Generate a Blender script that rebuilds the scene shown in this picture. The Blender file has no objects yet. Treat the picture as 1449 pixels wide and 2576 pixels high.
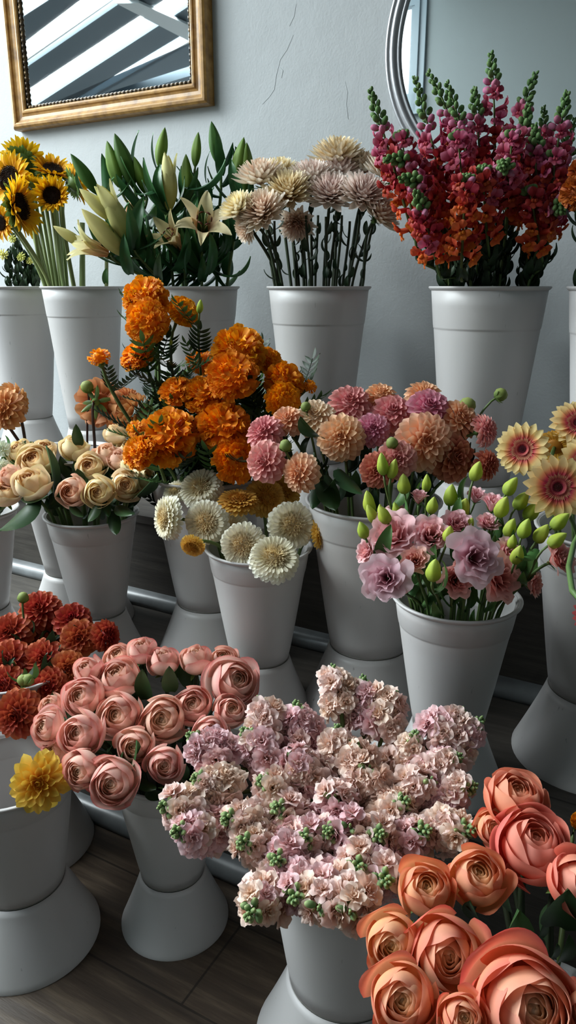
import bpy, math, random
import numpy as np
from mathutils import Vector, Matrix, Quaternion
SC = bpy.context.scene
COL = SC.collection
R_ = math.radians
rng = random.Random(7)
F_PX, CX, CY = 1874.0, 724.5, 1288.0          # focal length in pixels of the 1449 x 2576 frame
PITCH = R_(16.86); CP, SP = math.cos(PITCH), math.sin(PITCH)
CAM_H = 1.17
TH = R_(29.0)                                  # the wall runs 29 degrees off the picture plane
E1 = Vector((math.cos(TH), -math.sin(TH), 0)); E2 = Vector((math.sin(TH), math.cos(TH), 0))
Q1, Q2, QW = 1.058, 1.5236, 2.099              # first riser, second riser, wall
Z2, Z1 = 0.305, 0.565                          # heights of the two steps

def ray(px, py):
    u, v = (px - CX) / F_PX, (CY - py) / F_PX
    return Vector((u, CP + v * SP, -SP + v * CP))
def pt(px, py, D):
    d = ray(px, py); t = D / d.y
    return Vector((d.x * t, D, CAM_H + d.z * t)), t
def on_q(px, py, q):
    d = ray(px, py); t = q / d.dot(E2)
    return Vector((0, 0, CAM_H)) + d * t
def frame(a, q, z): return E1 * a + E2 * q + Vector((0, 0, z))
def az_el(az, el):
    a, e = R_(az), R_(el)
    return Vector((math.sin(a) * math.cos(e), -math.cos(a) * math.cos(e), math.sin(e)))
def lin(c):
    c = c.lstrip('#'); o = []
    for i in (0, 2, 4):
        x = int(c[i:i + 2], 16) / 255
        o.append(x / 12.92 if x <= .04045 else ((x + .055) / 1.055) ** 2.4)
    return (*o, 1.0)

# ------------------------------------------------------------------ objects
def tag(o, label=None, cat=None, group=None, kind=None):
    if label: o['label'] = label
    if cat: o['category'] = cat
    if group: o['group'] = group
    if kind: o['kind'] = kind
    return o
def link(name, me, parent=None):
    o = bpy.data.objects.new(name, me); COL.objects.link(o)
    if parent: o.parent = parent
    return o
def empty(name, loc, label, cat, group=None):
    o = bpy.data.objects.new(name, None); COL.objects.link(o)
    o.empty_display_size = .02; o.location = loc
    return tag(o, label, cat, group)

class G:
    """collects grids, boxes and tubes into one mesh with the point attributes t (along), s (layer), k (random)"""
    def __init__(g): g.v = []; g.f = []; g.t = []; g.s = []; g.k = []; g.m = []; g.n = 0
    def grid(g, P, t, s=0., k=None, mat=0, closed=False):
        P = np.asarray(P, float); nv, nu = P.shape[:2]
        k = rng.random() if k is None else k
        g.v.append(P.reshape(-1, 3)); g.t.append(np.broadcast_to(t, (nv, nu)).reshape(-1))
        g.s.append(np.full(nv * nu, s)); g.k.append(np.full(nv * nu, k))
        b = g.n
        for j in range(nv - 1):
            for i in range(nu if closed else nu - 1):
                i2 = (i + 1) % nu
                g.f.append((b + j * nu + i, b + j * nu + i2, b + (j + 1) * nu + i2, b + (j + 1) * nu + i)); g.m.append(mat)
        g.n += nv * nu
    def poly(g, vs, fs, mat=0, t=0., s=0., k=.5):
        vs = np.asarray(vs, float); b = g.n
        g.v.append(vs); n = len(vs)
        g.t.append(np.full(n, t)); g.s.append(np.full(n, s)); g.k.append(np.full(n, k))
        for f in fs: g.f.append(tuple(b + i for i in f)); g.m.append(mat)
        g.n += n
    def box(g, c, e, ax=None, mat=0):
        ax = ax or (Vector((1, 0, 0)), Vector((0, 1, 0)), Vector((0, 0, 1)))
        vs = [tuple(Vector(c) + ax[0] * (e[0] * i) + ax[1] * (e[1] * j) + ax[2] * (e[2] * k)) for i in (-1, 1) for j in (-1, 1) for k in (-1, 1)]
        g.poly(vs, [(0, 1, 3, 2), (4, 6, 7, 5), (0, 4, 5, 1), (2, 3, 7, 6), (0, 2, 6, 4), (1, 5, 7, 3)], mat)
    def tube(g, pts, rad, n=7, mat=0, s=0., k=None, cap=True):
        pts = [Vector(p) for p in pts]; m = len(pts)
        rad = rad if hasattr(rad, '__len__') else [rad] * m
        up = Vector((.13, .31, .94)); rows = []
        for i, p in enumerate(pts):
            tg = (pts[min(i + 1, m - 1)] - pts[max(i - 1, 0)]).normalized()
            a = tg.cross(up)
            if a.length < .1: a = tg.cross(Vector((1, 0, 0)))
            a.normalize(); b = tg.cross(a)
            rows.append([tuple(p + (a * math.cos(w) + b * math.sin(w)) * rad[i]) for w in (2 * math.pi * q / n for q in range(n))])
        if cap:
            rows = [[tuple(pts[0])] * n] + rows + [[tuple(pts[-1])] * n]
        P = np.array(rows); g.grid(P, np.linspace(0, 1, len(rows))[:, None], s, k, mat, True)
    def lathe(g, prof, n=24, mat=0, s=0., k=None, wob=None, c=(0, 0, 0)):
        th = np.linspace(0, 2 * np.pi, n, endpoint=False)[None, :]
        pr = np.array(prof, float); r = pr[:, :1]; z = pr[:, 1:2]
        rr = r * np.ones_like(th)
        if wob is not None: rr = rr * wob(th, np.linspace(0, 1, len(prof))[:, None])
        P = np.stack([rr * np.cos(th) + c[0], rr * np.sin(th) + c[1], z + 0 * th + c[2]], -1)
        g.grid(P, np.linspace(0, 1, len(prof))[:, None], s, k, mat, True)
    def build(g, name, mats, smooth=True):
        V = np.concatenate(g.v)
        me = bpy.data.meshes.new(name); me.from_pydata(V.tolist(), [], g.f)
        for nm, d in (('t', g.t), ('s', g.s), ('k', g.k)):
            a = me.attributes.new(nm, 'FLOAT', 'POINT'); a.data.foreach_set('value', np.concatenate(d).astype(np.float32))
        for m in mats if isinstance(mats, (list, tuple)) else [mats]: me.materials.append(m)
        me.polygons.foreach_set('material_index', g.m)
        me.polygons.foreach_set('use_smooth', [smooth] * len(g.f))
        me.update(); return me
    def obj(g, name, mats, parent=None, smooth=True): return link(name, g.build(name, mats, smooth), parent)

# ------------------------------------------------------------------ materials
class N:
    def __init__(n, name):
        n.m = bpy.data.materials.new(name); n.m.use_nodes = True
        n.t = n.m.node_tree; n.t.nodes.clear()
        n.out = n.add('ShaderNodeOutputMaterial')
    def add(n, ty, **kw):
        x = n.t.nodes.new(ty)
        for k, v in kw.items():
            if k.startswith('_'): x.inputs[k[1:].replace('_', ' ')].default_value = v
            else: setattr(x, k, v)
        return x
    def ln(n, a, b): n.t.links.new(a, b)
    def mix(n, fac, a, b, bt='MIX'):
        x = n.add('ShaderNodeMix', data_type='RGBA', blend_type=bt)
        for sock, v in ((x.inputs[0], fac), (x.inputs[6], a), (x.inputs[7], b)):
            if hasattr(v, 'is_linked'): n.ln(v, sock)
            else: sock.default_value = v
        return x.outputs[2]
    def ramp(n, fac, stops):
        x = n.add('ShaderNodeValToRGB'); e = x.color_ramp.elements
        while len(e) < len(stops): e.new(.5)
        for el, (p, c) in zip(e, stops): el.position = p; el.color = lin(c) if isinstance(c, str) else c
        n.ln(fac, x.inputs[0]); return x.outputs[0]
    def math(n, op, a, b=None):
        x = n.add('ShaderNodeMath', operation=op)
        for i, v in enumerate((a, b)):
            if v is None: continue
            if hasattr(v, 'is_linked'): n.ln(v, x.inputs[i])
            else: x.inputs[i].default_value = v
        return x.outputs[0]
    def noise(n, scale, vec=None, detail=3, rough=.55):
        x = n.add('ShaderNodeTexNoise', _Scale=scale, _Detail=detail, _Roughness=rough)
        if vec is not None: n.ln(vec, x.inputs['Vector'])
        return x.outputs['Fac']
    def bump(n, h, strength, dist=.01):
        x = n.add('ShaderNodeBump', _Strength=strength, _Distance=dist); n.ln(h, x.inputs['Height']); return x.outputs[0]
    def pbr(n, col, rough=.5, metal=0., normal=None, spec=.5):
        x = n.add('ShaderNodeBsdfPrincipled', _Roughness=rough, _Metallic=metal)
        x.inputs['Specular IOR Level'].default_value = spec
        if hasattr(col, 'is_linked'): n.ln(col, x.inputs['Base Color'])
        else: x.inputs['Base Color'].default_value = col
        if normal is not None: n.ln(normal, x.inputs['Normal'])
        return x.outputs[0]
    def done(n, sh): n.ln(sh, n.out.inputs[0]); return n.m

def petal_mat(name, rin, rout, jit=.12, hue=.012, trans=.3, rough=.6, sat=1.0):
    n = N(name)
    A = {k: n.add('ShaderNodeAttribute', attribute_name=k).outputs['Fac'] for k in 'tsk'}
    st = lambda r: [(i / max(1, len(r) - 1), c) for i, c in enumerate(r)] if isinstance(r[0], str) else r
    c = n.mix(A['s'], n.ramp(A['t'], st(rin)), n.ramp(A['t'], st(rout)))
    oi = n.add('ShaderNodeObjectInfo').outputs['Random']
    hs = n.add('ShaderNodeHueSaturation'); hs.inputs['Saturation'].default_value = sat
    tc = n.add('ShaderNodeTexCoord').outputs['Object']
    nz = n.noise(9., tc, 2)
    v = n.math('ADD', n.math('MULTIPLY', A['k'], jit * 1.2), n.math('MULTIPLY', nz, jit * .9))
    n.ln(n.math('ADD', v, 1.0 - jit * 1.05), hs.inputs['Value'])
    h = n.math('ADD', n.math('MULTIPLY', A['k'], hue), n.math('MULTIPLY', oi, hue * 1.6))
    n.ln(n.math('ADD', h, .5 - hue * 1.3), hs.inputs['Hue'])
    n.ln(c, hs.inputs['Color']); c = hs.outputs[0]
    p = n.pbr(c, rough, spec=.3)
    tr = n.add('ShaderNodeBsdfTranslucent'); n.ln(c, tr.inputs[0])
    mx = n.add('ShaderNodeMixShader'); mx.inputs[0].default_value = trans
    n.ln(p, mx.inputs[1]); n.ln(tr.outputs[0], mx.inputs[2])
    return n.done(mx.outputs[0])
def leaf_mat(name, a, b, rough=.4, trans=.12):
    return petal_mat(name, [a, b], [a, b], jit=.3, hue=.02, trans=trans, rough=rough)

M = {}
def mats():
    # white plastic of the buckets, with a few grey scuffs
    n = N('bucket_plastic'); tc = n.add('ShaderNodeTexCoord').outputs['Object']
    mp = n.add('ShaderNodeMapping', _Scale=(1, 1, .22)); n.ln(tc, mp.inputs[0])
    oi = n.add('ShaderNodeObjectInfo')
    ad = n.add('ShaderNodeVectorMath', operation='ADD'); n.ln(mp.outputs[0], ad.inputs[0]); n.ln(oi.outputs['Location'], ad.inputs[1])
    sc = n.ramp(n.noise(95, ad.outputs[0], 4, .6), [(.0, (0, 0, 0, 1)), (.69, (0, 0, 0, 1)), (.76, (1, 1, 1, 1))])
    cl = n.ramp(n.noise(7, ad.outputs[0], 3), [(.3, lin('#b4b1ae')), (.7, lin('#bfbcbc'))])
    c = n.mix(n.math('MULTIPLY', sc, .5), cl, lin('#57524b'))
    M['plastic'] = n.done(n.pbr(c, .42, spec=.4))
    n = N('bucket_seam'); M['seam'] = n.done(n.pbr(lin('#77756f'), .7))
    # plaster
    n = N('painted_plaster'); tc = n.add('ShaderNodeTexCoord').outputs['Object']
    c = n.ramp(n.noise(1.6, tc, 4), [(.3, lin('#a8abac')), (.7, lin('#b2b5b6'))])
    h = n.math('ADD', n.noise(5, tc, 5), n.math('MULTIPLY', n.noise(160, tc, 2), .12))
    M['plaster'] = n.done(n.pbr(c, .75, normal=n.bump(h, .2, .02), spec=.3))
    n = N('grey_plaster'); M['grey_plaster'] = n.done(n.pbr(lin('#7c8484'), .8, spec=.3))
    n = N('crack_line'); M['crack'] = n.done(n.pbr(lin('#b6babb'), .8))
    # dark boards
    def wood(name, cols, plank=.19, rough=.5):
        n = N(name); tc = n.add('ShaderNodeTexCoord').outputs['Object']
        mp = n.add('ShaderNodeMapping'); mp.inputs['Rotation'].default_value = (0, 0, TH); n.ln(tc, mp.inputs[0])
        st = n.add('ShaderNodeMapping', _Scale=(1.4, 16, 16)); n.ln(mp.outputs[0], st.inputs[0])
        g1 = n.noise(3.2, st.outputs[0], 6, .65); g2 = n.noise(2.2, mp.outputs[0], 3)
        gr = n.math('ADD', n.math('MULTIPLY', g1, .65), n.math('MULTIPLY', g2, .35))
        c = n.ramp(gr, [(.28, cols[0]), (.5, cols[1]), (.72, cols[2])])
        br = n.add('ShaderNodeTexBrick', _Scale=1.0); br.offset = .37
        br.inputs['Color1'].default_value = (.8, .8, .8, 1); br.inputs['Color2'].default_value = (1, 1, 1, 1); br.inputs['Mortar'].default_value = (.35, .35, .35, 1)
        br.inputs['Mortar Size'].default_value = .0022; br.inputs['Brick Width'].default_value = 1.7; br.inputs['Row Height'].default_value = plank
        n.ln(mp.outputs[0], br.inputs[0])
        c = n.mix(1.0, c, br.outputs[0], 'MULTIPLY')
        kn = n.ramp(n.noise(5.5, mp.outputs[0], 1), [(.0, (1, 1, 1, 1)), (.73, (1, 1, 1, 1)), (.8, (.35, .35, .35, 1))])
        c = n.mix(1.0, c, kn, 'MULTIPLY')
        return n.done(n.pbr(c, rough, normal=n.bump(g1, .25, .004), spec=.35))
    M['floor'] = wood('worn_floorboards', ['#241c16', '#40342a', '#665848'])
    M['riser'] = wood('dark_stained_board', ['#2c2825', '#423d38', '#5b564f'], .6, .6)
    n = N('grey_gloss_paint'); tc = n.add('ShaderNodeTexCoord').outputs['Object']
    c = n.ramp(n.noise(14, tc, 4), [(.35, '#585a5b'), (.7, '#737677')]); M['trim'] = n.done(n.pbr(c, .3))
    # mirrors
    n = N('gilt_wood'); tc = n.add('ShaderNodeTexCoord').outputs['Object']
    c = n.ramp(n.noise(30, tc, 5), [(.3, '#755227'), (.55, '#a47a3d'), (.8, '#bc945a')]); M['gilt'] = n.done(n.pbr(c, .42, .0))
    n = N('worn_gilt_beading'); tc = n.add('ShaderNodeTexCoord').outputs['Object']
    c = n.ramp(n.noise(45, tc, 3), [(.4, '#3a2e22'), (.7, '#7d6644')]); M['bead'] = n.done(n.pbr(c, .5, .2))
    n = N('silver_paint'); M['silver'] = n.done(n.pbr(lin('#a9a9ac'), .32, .45))
    n = N('silvered_glass'); M['mirror'] = n.done(n.pbr((.86, .88, .88, 1), .015, 1.0))
    n = N('window_pane'); x = n.add('ShaderNodeBsdfGlass', _Roughness=0, _IOR=1.02); M['pane'] = n.done(x.outputs[0])
    n = N('white_joinery'); M['joinery'] = n.done(n.pbr(lin('#c9cfd0'), .4))
    n = N('blue_grey_joinery'); M['bluejoin'] = n.done(n.pbr(lin('#6f7f86'), .45))
    n = N('slate_blue_rafter'); M['rafter'] = n.done(n.pbr(lin('#56656e'), .6))
    # greens
    M['stem'] = leaf_mat('green_stem', '#55683a', '#5f7442')
    M['stem_dark'] = leaf_mat('dark_stem', '#2b3323', '#37422b')
    M['stem_brown'] = leaf_mat('brown_stem', '#3a2620', '#4a3328')
    M['stem_pale'] = leaf_mat('pale_stem', '#83905a', '#8f9b66')
    M['leaf_rose'] = leaf_mat('rose_leaf', '#24361f', '#314a28', .38)
    M['leaf_lily'] = leaf_mat('lily_leaf', '#274a2c', '#3a6336', .3)
    M['leaf_dark'] = leaf_mat('dark_leaf', '#1d2c1c', '#2a3d25', .5)
    M['leaf_mid'] = leaf_mat('mid_leaf', '#3c5a2e', '#4f7038', .45)
    M['calyx'] = leaf_mat('calyx_green', '#4c6a34', '#6e8a4a')
    M['bud_green'] = petal_mat('young_bud', ['#4d7040', '#7fa061'], ['#4d7040', '#8fb070'])
    M['bud_lime'] = petal_mat('lime_bud', ['#8aa043', '#bfd04e', '#c4d266'], ['#8aa043', '#b9cc4a', '#c9d070'])
    M['bud_olive'] = petal_mat('olive_bud', ['#5f7338', '#8d9c54', '#a3ad68'], ['#4d6632', '#66803e', '#7a904c'])
    M['bud_stock'] = petal_mat('stock_bud', ['#55704a', '#7d9a66', '#c3cf8e'], ['#55704a', '#7d9a66', '#b9c784'])
# ------------------------------------------------------------------ flower meshes
def petal(g, L, W, wf, ph0, ph1, r0=0., z0=0., th=0., cup=.3, ruf=0., nf=6., rnd=.25, s=0., k=None, p=1., nv=6, nu=5, mat=0, M3=None, zs=1., twist=0.):
    tt = np.linspace(0, 1, nv)[:, None]; uu = np.linspace(-1, 1, nu)[None, :]
    te = tt * (1 - rnd * uu ** 2)
    q = np.linspace(0, 1, 33); ph = ph0 + (ph1 - ph0) * q ** p
    dr = np.sin(ph) * L / 32; dz = np.cos(ph) * L / 32
    rc = np.concatenate([[0], np.cumsum(dr[:-1])]) + r0; zc = np.concatenate([[0], np.cumsum(dz[:-1])]) + z0
    r = np.interp(te, q, rc); z = np.interp(te, q, zc); f = np.interp(te, q, ph)
    hw = W / 2 * wf(te)
    off = cup * uu ** 2 * hw + ruf * np.sin(nf * uu + rng.random() * 6.28) * te ** 2 + ruf * .6 * np.sin(nf * 1.7 * uu + rng.random() * 6) * te ** 3
    x = uu * hw
    off = off + twist * x
    rr = r - np.cos(f) * off; zz = z + np.sin(f) * off
    X = rr * math.cos(th) - x * math.sin(th); Y = rr * math.sin(th) + x * math.cos(th)
    P = np.stack([X, Y, zz * zs], -1)
    if M3 is not None: P = P @ np.array(M3.to_3x3()).T + np.array(M3.translation)
    g.grid(P, te, s, k, mat)
w_ob = lambda t: .22 + .78 * np.sin(np.pi / 2 * np.clip(t * 1.25, 0, 1)) ** 1.0
w_obov = lambda t: (.2 + .8 * t ** .7) * np.sqrt(np.clip(1 - np.clip((t - .55) / .47, 0, 1) ** 2.4, .04, 1))
w_strap = lambda t: (.45 + .55 * np.sin(np.pi * np.clip(t, 0, .5))) * np.sqrt(np.clip(1 - np.clip((t - .7) / .32, 0, 1) ** 2, .05, 1))
w_point = lambda t: np.clip(np.sin(np.pi * (.08 + .92 * t) ** .85), 0, 1) ** .75 * (1 - .0 * t) + .02
w_fan = lambda t: .25 + .75 * t ** .8
GA = 2.399963

def pom(g, n, a0, a1, rin, L, W, d0, d1, cup, ruf=0, zs=1., wf=w_obov, rnd=.2, nv=5, nu=4, jit=.12, nf=6., dj=.0, z_in=1., mat=0, smap=None, p=1.):
    for i in range(n):
        s = (i + .5) / n
        al = math.acos(math.cos(a0) + (math.cos(a1) - math.cos(a0)) * s)
        th = i * GA + rng.uniform(-jit, jit)
        l = L(s) if callable(L) else L; w = W(s) if callable(W) else W
        c = cup(s) if callable(cup) else cup
        e0 = d0(s) if callable(d0) else d0; e1 = d1(s) if callable(d1) else d1
        ri = rin(s) if callable(rin) else rin
        petal(g, l * rng.uniform(.93, 1.07), w, wf, al + e0 + rng.uniform(-dj, dj), al + e1 + rng.uniform(-dj, dj), ri * math.sin(al), ri * math.cos(al) * z_in,
              th, c, ruf, nf, rnd, s=smap(s) if smap else s, nv=nv, nu=nu, zs=zs, mat=mat, p=p)

def rose_mesh(mat, seed, op=.7, n=22, nu=13, nv=11, tall=1.0):
    rng.seed(seed); g = G()
    for i in range(n):
        s = i / (n - 1); th = i * GA + rng.uniform(-.3, .3)
        rt = .035 + (.52 + .12 * op) * s ** .95; rm = rt + .07 + .22 * s
        zt = tall * (1.02 + .26 * math.sin(math.pi * min(1, s * .62 + .1))) - .10 * op * (1 - s)
        z0 = .84 * tall * (1 - s) ** 1.5; A0 = 1.75 - .75 * s
        o = max(0., (s - (.78 - .22 * op)) / (.22 + .22 * op)) * rng.uniform(.55, 1.15)      # how far this petal rolls outward
        zt -= .26 * o * (.4 + op)
        t = np.linspace(0, 1, nv)[:, None]; u = np.linspace(-1, 1, nu)[None, :]
        te = t * (1 - (.20 + .20 * s) * np.abs(u) ** 2.4)
        A = A0 * (.42 + .58 * np.sin(np.clip(t * 1.3, 0, 1) * np.pi / 2))
        rb = .10 + .10 * s
        up = np.sin(np.pi / 2 * np.clip(te / .58, 0, 1)); q = np.clip((te - .58) / .42, 0, 1); q = q * q * (3 - 2 * q)
        tip = rt + (rm + .10 + .12 * op - rt) * min(1., o)
        r = rb + (rm - rb) * up + (tip - rm) * q + 0 * u
        z = z0 + (zt - z0) * te - .22 * o * q ** 2 - (.03 + .05 * s) * u ** 2 * t + .04 * (1 - np.abs(u)) ** 2 * t ** 4
        r = r * (1 + (.15 - .07 * s) * u * t * (1 if i % 2 else 1))
        r = r + o * .10 * u ** 2 * q - .05 * o * (1 - u ** 2) * q ** 3
        r = r + (.014 + .046 * s) * np.sin(4.2 * u + rng.random() * 6) * t ** 3
        z = z + .028 * np.sin(6 * u + rng.random() * 6) * t ** 4
        r = np.clip(r, .012, None); an = th + u * A
        g.grid(np.stack([r * np.cos(an), r * np.sin(an), z - .62 * tall], -1), t + 0 * u, s)
    g.lathe([(0, .15), (.2, .3), (.17, .86 * tall), (.07, .98 * tall), (0, 1.02 * tall)], 8, s=0., k=.3, c=(0, 0, -.62 * tall))
    return g.build('rose_bloom', mat)

def eustoma_mesh(mat, seed, n=15, op=.8):
    rng.seed(seed); g = G(); nu, nv = 13, 9
    for i in range(n):
        s = i / (n - 1); th = i * GA + rng.uniform(-.3, .3)
        rt = .10 + (.5 + .3 * op) * s ** .8
        zt = 1.15 - .25 * op * s ** 2; A0 = 1.25 - .45 * s
        t = np.linspace(0, 1, nv)[:, None]; u = np.linspace(-1, 1, nu)[None, :]
        A = A0 * (.4 + .6 * np.sin(np.clip(t * 1.2, 0, 1) * np.pi / 2))
        r = .07 + (rt) * t ** .9 + 0 * u
        c = (.10 + .26 * op) * s ** 1.2 * rng.uniform(.6, 1.3); tc = np.clip((t - .5) / .5, 0, 1)
        r = r + c * tc ** 2
        z = zt * t - c * .8 * tc ** 3 - .16 * u ** 2 * t
        ph = rng.random() * 6
        r = r + (.05 + .05 * s) * np.sin(7 * u + ph) * t ** 3 + .03 * np.sin(13 * u + ph) * t ** 5
        z = z + .05 * np.sin(9 * u + ph * 1.3) * t ** 4
        r = np.clip(r * (1 + .1 * u * t), .015, None); an = th + u * A
        g.grid(np.stack([r * np.cos(an), r * np.sin(an), z - .6], -1), t + 0 * u, s)
    return g.build('lisianthus_bloom', mat)

def dahlia_mesh(mat, seed, n=92, zs=.86, wide=1., amax=128):
    rng.seed(seed); g = G()
    pom(g, n, R_(4), R_(amax), lambda s: .30 + .12 * s, lambda s: .40 + .20 * s, lambda s: (.25 + .21 * s) * wide, lambda s: R_(-6 - 16 * (1 - s)), lambda s: R_(8 + 26 * s), lambda s: .75 - .4 * s,
        .012, zs, w_obov, .3, 6, 5, z_in=1.)
    g.lathe([(0, -.34), (.26, -.26), (.36, 0), (.26, .24), (0, .32)], 14, s=0., k=.2)
    return g.build('dahlia_bloom', mat)
def deco_mesh(mat, seed):
    rng.seed(seed); g = G()
    pom(g, 54, R_(10), R_(118), .16, lambda s: .34 + .52 * s, lambda s: .22 + .26 * s, lambda s: R_(-5), lambda s: R_(-25 + 60 * s), lambda s: .75 - .45 * s, .02, .8, w_obov, .28, 8, 6)
    g.lathe([(0, -.24), (.18, -.16), (.24, 0), (.16, .16), (0, .2)], 14, s=0., k=.2)
    return g.build('dahlia_bloom', mat)
def marigold_mesh(mat, seed, n=170, zs=.80):
    rng.seed(seed); g = G()
    pom(g, n, R_(2), R_(128), lambda s: .50 + .10 * rng.random(), lambda s: .36 + .12 * rng.random(), lambda s: .30 + .12 * rng.random(), 0, .2, .2, .075, zs, w_fan, .12, 5, 6, nf=7., dj=.5, jit=.5)
    g.lathe([(0, -.5), (.4, -.38), (.56, 0), (.4, .38), (0, .5)], 16, s=0., k=.4)
    return g.build('marigold_bloom', mat)
def mum_mesh(mat, seed, n=115):
    rng.seed(seed); g = G()
    pom(g, n, R_(8), R_(98), lambda s: .08 + .10 * s, lambda s: .62 + .46 * s, lambda s: .19 + .15 * s, lambda s: R_(-2 + 8 * s), lambda s: R_(-10 - 40 * s), .5, .014, 1.12, w_strap, .5, 7, 4, dj=.06, p=1.3)
    g.lathe([(0, -.2), (.16, -.14), (.2, 0), (.14, .1), (0, .14)], 12, s=0., k=.2)
    return g.build('chrysanthemum_bloom', mat)
def double_gerbera(mat, seed):
    rng.seed(seed); g = G()
    for ring, (n, ph0, ph1, L, W, r0, z0) in enumerate(((26, 92, 128, .56, .27, .44, -.10), (27, 80, 112, .54, .26, .43, -.02), (28, 66, 98, .50, .23, .42, .06), (28, 54, 88, .44, .19, .40, .12))):
        for i in range(n):
            th = 2 * math.pi * (i + ring * .5 + rng.uniform(-.2, .2)) / n
            petal(g, L * rng.uniform(.93, 1.07), W, w_obov, R_(ph0 + rng.uniform(-5, 5)), R_(ph1 + rng.uniform(-8, 8)), r0, z0, th, .25, .012, 5, .12, s=1 - .1 * ring, nv=6, nu=5)
    pom(g, 380, R_(3), R_(84), lambda s: .34 + .10 * s, lambda s: .14 + .20 * s, lambda s: .05 + .05 * s, R_(-8), lambda s: R_(8 + 14 * s), .5, .006, .85, w_strap, .3, 4, 3, dj=.22, jit=.4, smap=lambda s: .85 * s)
    g.lathe([(0, -.2), (.3, -.16), (.46, -.02), (.42, .14), (.24, .30), (0, .34)], 16, s=.2, k=.3)
    return g.build('gerbera_bloom', mat)
def bicolor(mat, seed):
    rng.seed(seed); g = G()
    for ring, (n, ph0, ph1, L, W, r0, z0) in enumerate(((19, 84, 100, .80, .31, .2, -.02), (17, 74, 94, .74, .28, .2, .03))):
        for i in range(n):
            th = 2 * math.pi * (i + ring * .5 + rng.uniform(-.15, .15)) / n
            petal(g, L * rng.uniform(.95, 1.04), W, w_strap, R_(ph0 + rng.uniform(-4, 4)), R_(ph1 + rng.uniform(-5, 5)), r0, z0, th, .25, .006, 4, .25, s=1., nv=8, nu=5)
    for i in range(44):
        th = 2 * math.pi * i / 44; petal(g, rng.uniform(.22, .34), .06, w_strap, R_(66), R_(86), .15, .04, th, .4, 0, 4, .3, s=.35, nv=4, nu=3)
    for i in range(40):
        th = 2 * math.pi * i / 40 + .08; petal(g, .16, .045, w_strap, R_(40), R_(70), .12, .05, th, .4, 0, 4, .3, s=.1, nv=4, nu=3)
    a = g.build('gerbera_petals', mat)
    h = G()
    for i in range(70):
        r = .145 * math.sqrt((i + .5) / 70); th = i * GA
        h.lathe([(.0, .02), (.016, .03), (.018, .08 + .03 * (1 - r / .145)), (.0, .10 + .03 * (1 - r / .145))], 5, c=(r * math.cos(th), r * math.sin(th), -.01), s=r / .145)
    h.lathe([(.0, .05), (.12, .045), (.17, .0), (.0, -.05)], 16, s=1)
    return a, h.build('gerbera_disc', M['disc_dark'])
def sunflower(mat, seed, cupped=0.):
    rng.seed(seed); g = G()
    for ring, (n, ph0, ph1, L, W, r0, z0) in enumerate(((20, 80, 92, .62, .20, .40, -.03), (18, 66, 80, .58, .19, .39, .0), (12, 52, 62, .48, .16, .40, .02))):
        for i in range(n):
            th = 2 * math.pi * (i + ring * .5 + rng.uniform(-.25, .25)) / n
            petal(g, L * rng.uniform(.85, 1.08), W, w_point, R_(ph0 + rng.uniform(-10, 10) - 35 * cupped), R_(ph1 + rng.uniform(-14, 14) - 50 * cupped), r0, z0, th, .35, .014, 4, .05, s=1 - ring * .3, nv=8, nu=5, twist=rng.uniform(-.3, .3))
    a = g.build('sunflower_petals', mat)
    d = G(); d.lathe([(.0, -.16), (.34, -.14), (.43, -.04), (.42, .04), (.36, .09), (.0, .05)], 28, s=1)
    for i in range(190):
        q = math.sqrt((i + .5) / 190); r = .40 * q; th = i * GA; hh = .055 + .07 * q
        d.lathe([(.0, hh - .03), (.017, hh - .02), (.012, hh + .035), (.0, hh + .05)], 5, c=(r * math.cos(th), r * math.sin(th), 0), s=q)
    e = G()
    for i in range(30):
        th = 2 * math.pi * i / 30 + rng.uniform(-.1, .1)
        petal(e, rng.uniform(.34, .52), .2, w_point, R_(95 - 35 * cupped), R_(rng.uniform(95, 140) - 40 * cupped), .28, -.14, th, .3, .01, 3, .0, nv=6, nu=4)
    e.lathe([(.07, -.34), (.14, -.26), (.36, -.16), (.40, -.06)], 18)
    return a, d.build('sunflower_disc', M['disc_brown']), e.build('sunflower_sepals', M['calyx'])
def lily_open(mat, seed, op=1.):
    rng.seed(seed); g = G()
    for i in range(6):
        th = 2 * math.pi * i / 6 + rng.uniform(-.08, .08); inner = i % 2
        petal(g, 1.42 * rng.uniform(.96, 1.04), .50 if inner else .38, w_point, R_(12), R_((112 if inner else 104) * op + rng.uniform(-14, 14)), .05 + .01 * (1 - inner), -.55, th, .28, .02, 4, .0, s=float(inner), p=1.9, nv=14, nu=7)
    a = g.build('lily_petals', mat)
    h = G()
    for i in range(6):
        th = 2 * math.pi * i / 6 + .5; c, s_ = math.cos(th), math.sin(th)
        h.tube([(.03 * c, .03 * s_, -.5), (.08 * c, .08 * s_, 0.), (.2 * c, .2 * s_, .33)], .012, 5, 0)
        h.tube([(.2 * c - .07 * s_, .2 * s_ + .07 * c, .33), (.2 * c, .2 * s_, .35), (.2 * c + .07 * s_, .2 * s_ - .07 * c, .33)], [.02, .028, .02], 5, 1)
    h.tube([(0, 0, -.5), (.02, 0, .1), (.05, .02, .48)], [.02, .016, .03], 6, 0)
    return a, h.build('lily_stamens', [M['stem_pale'], M['anther']])
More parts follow.
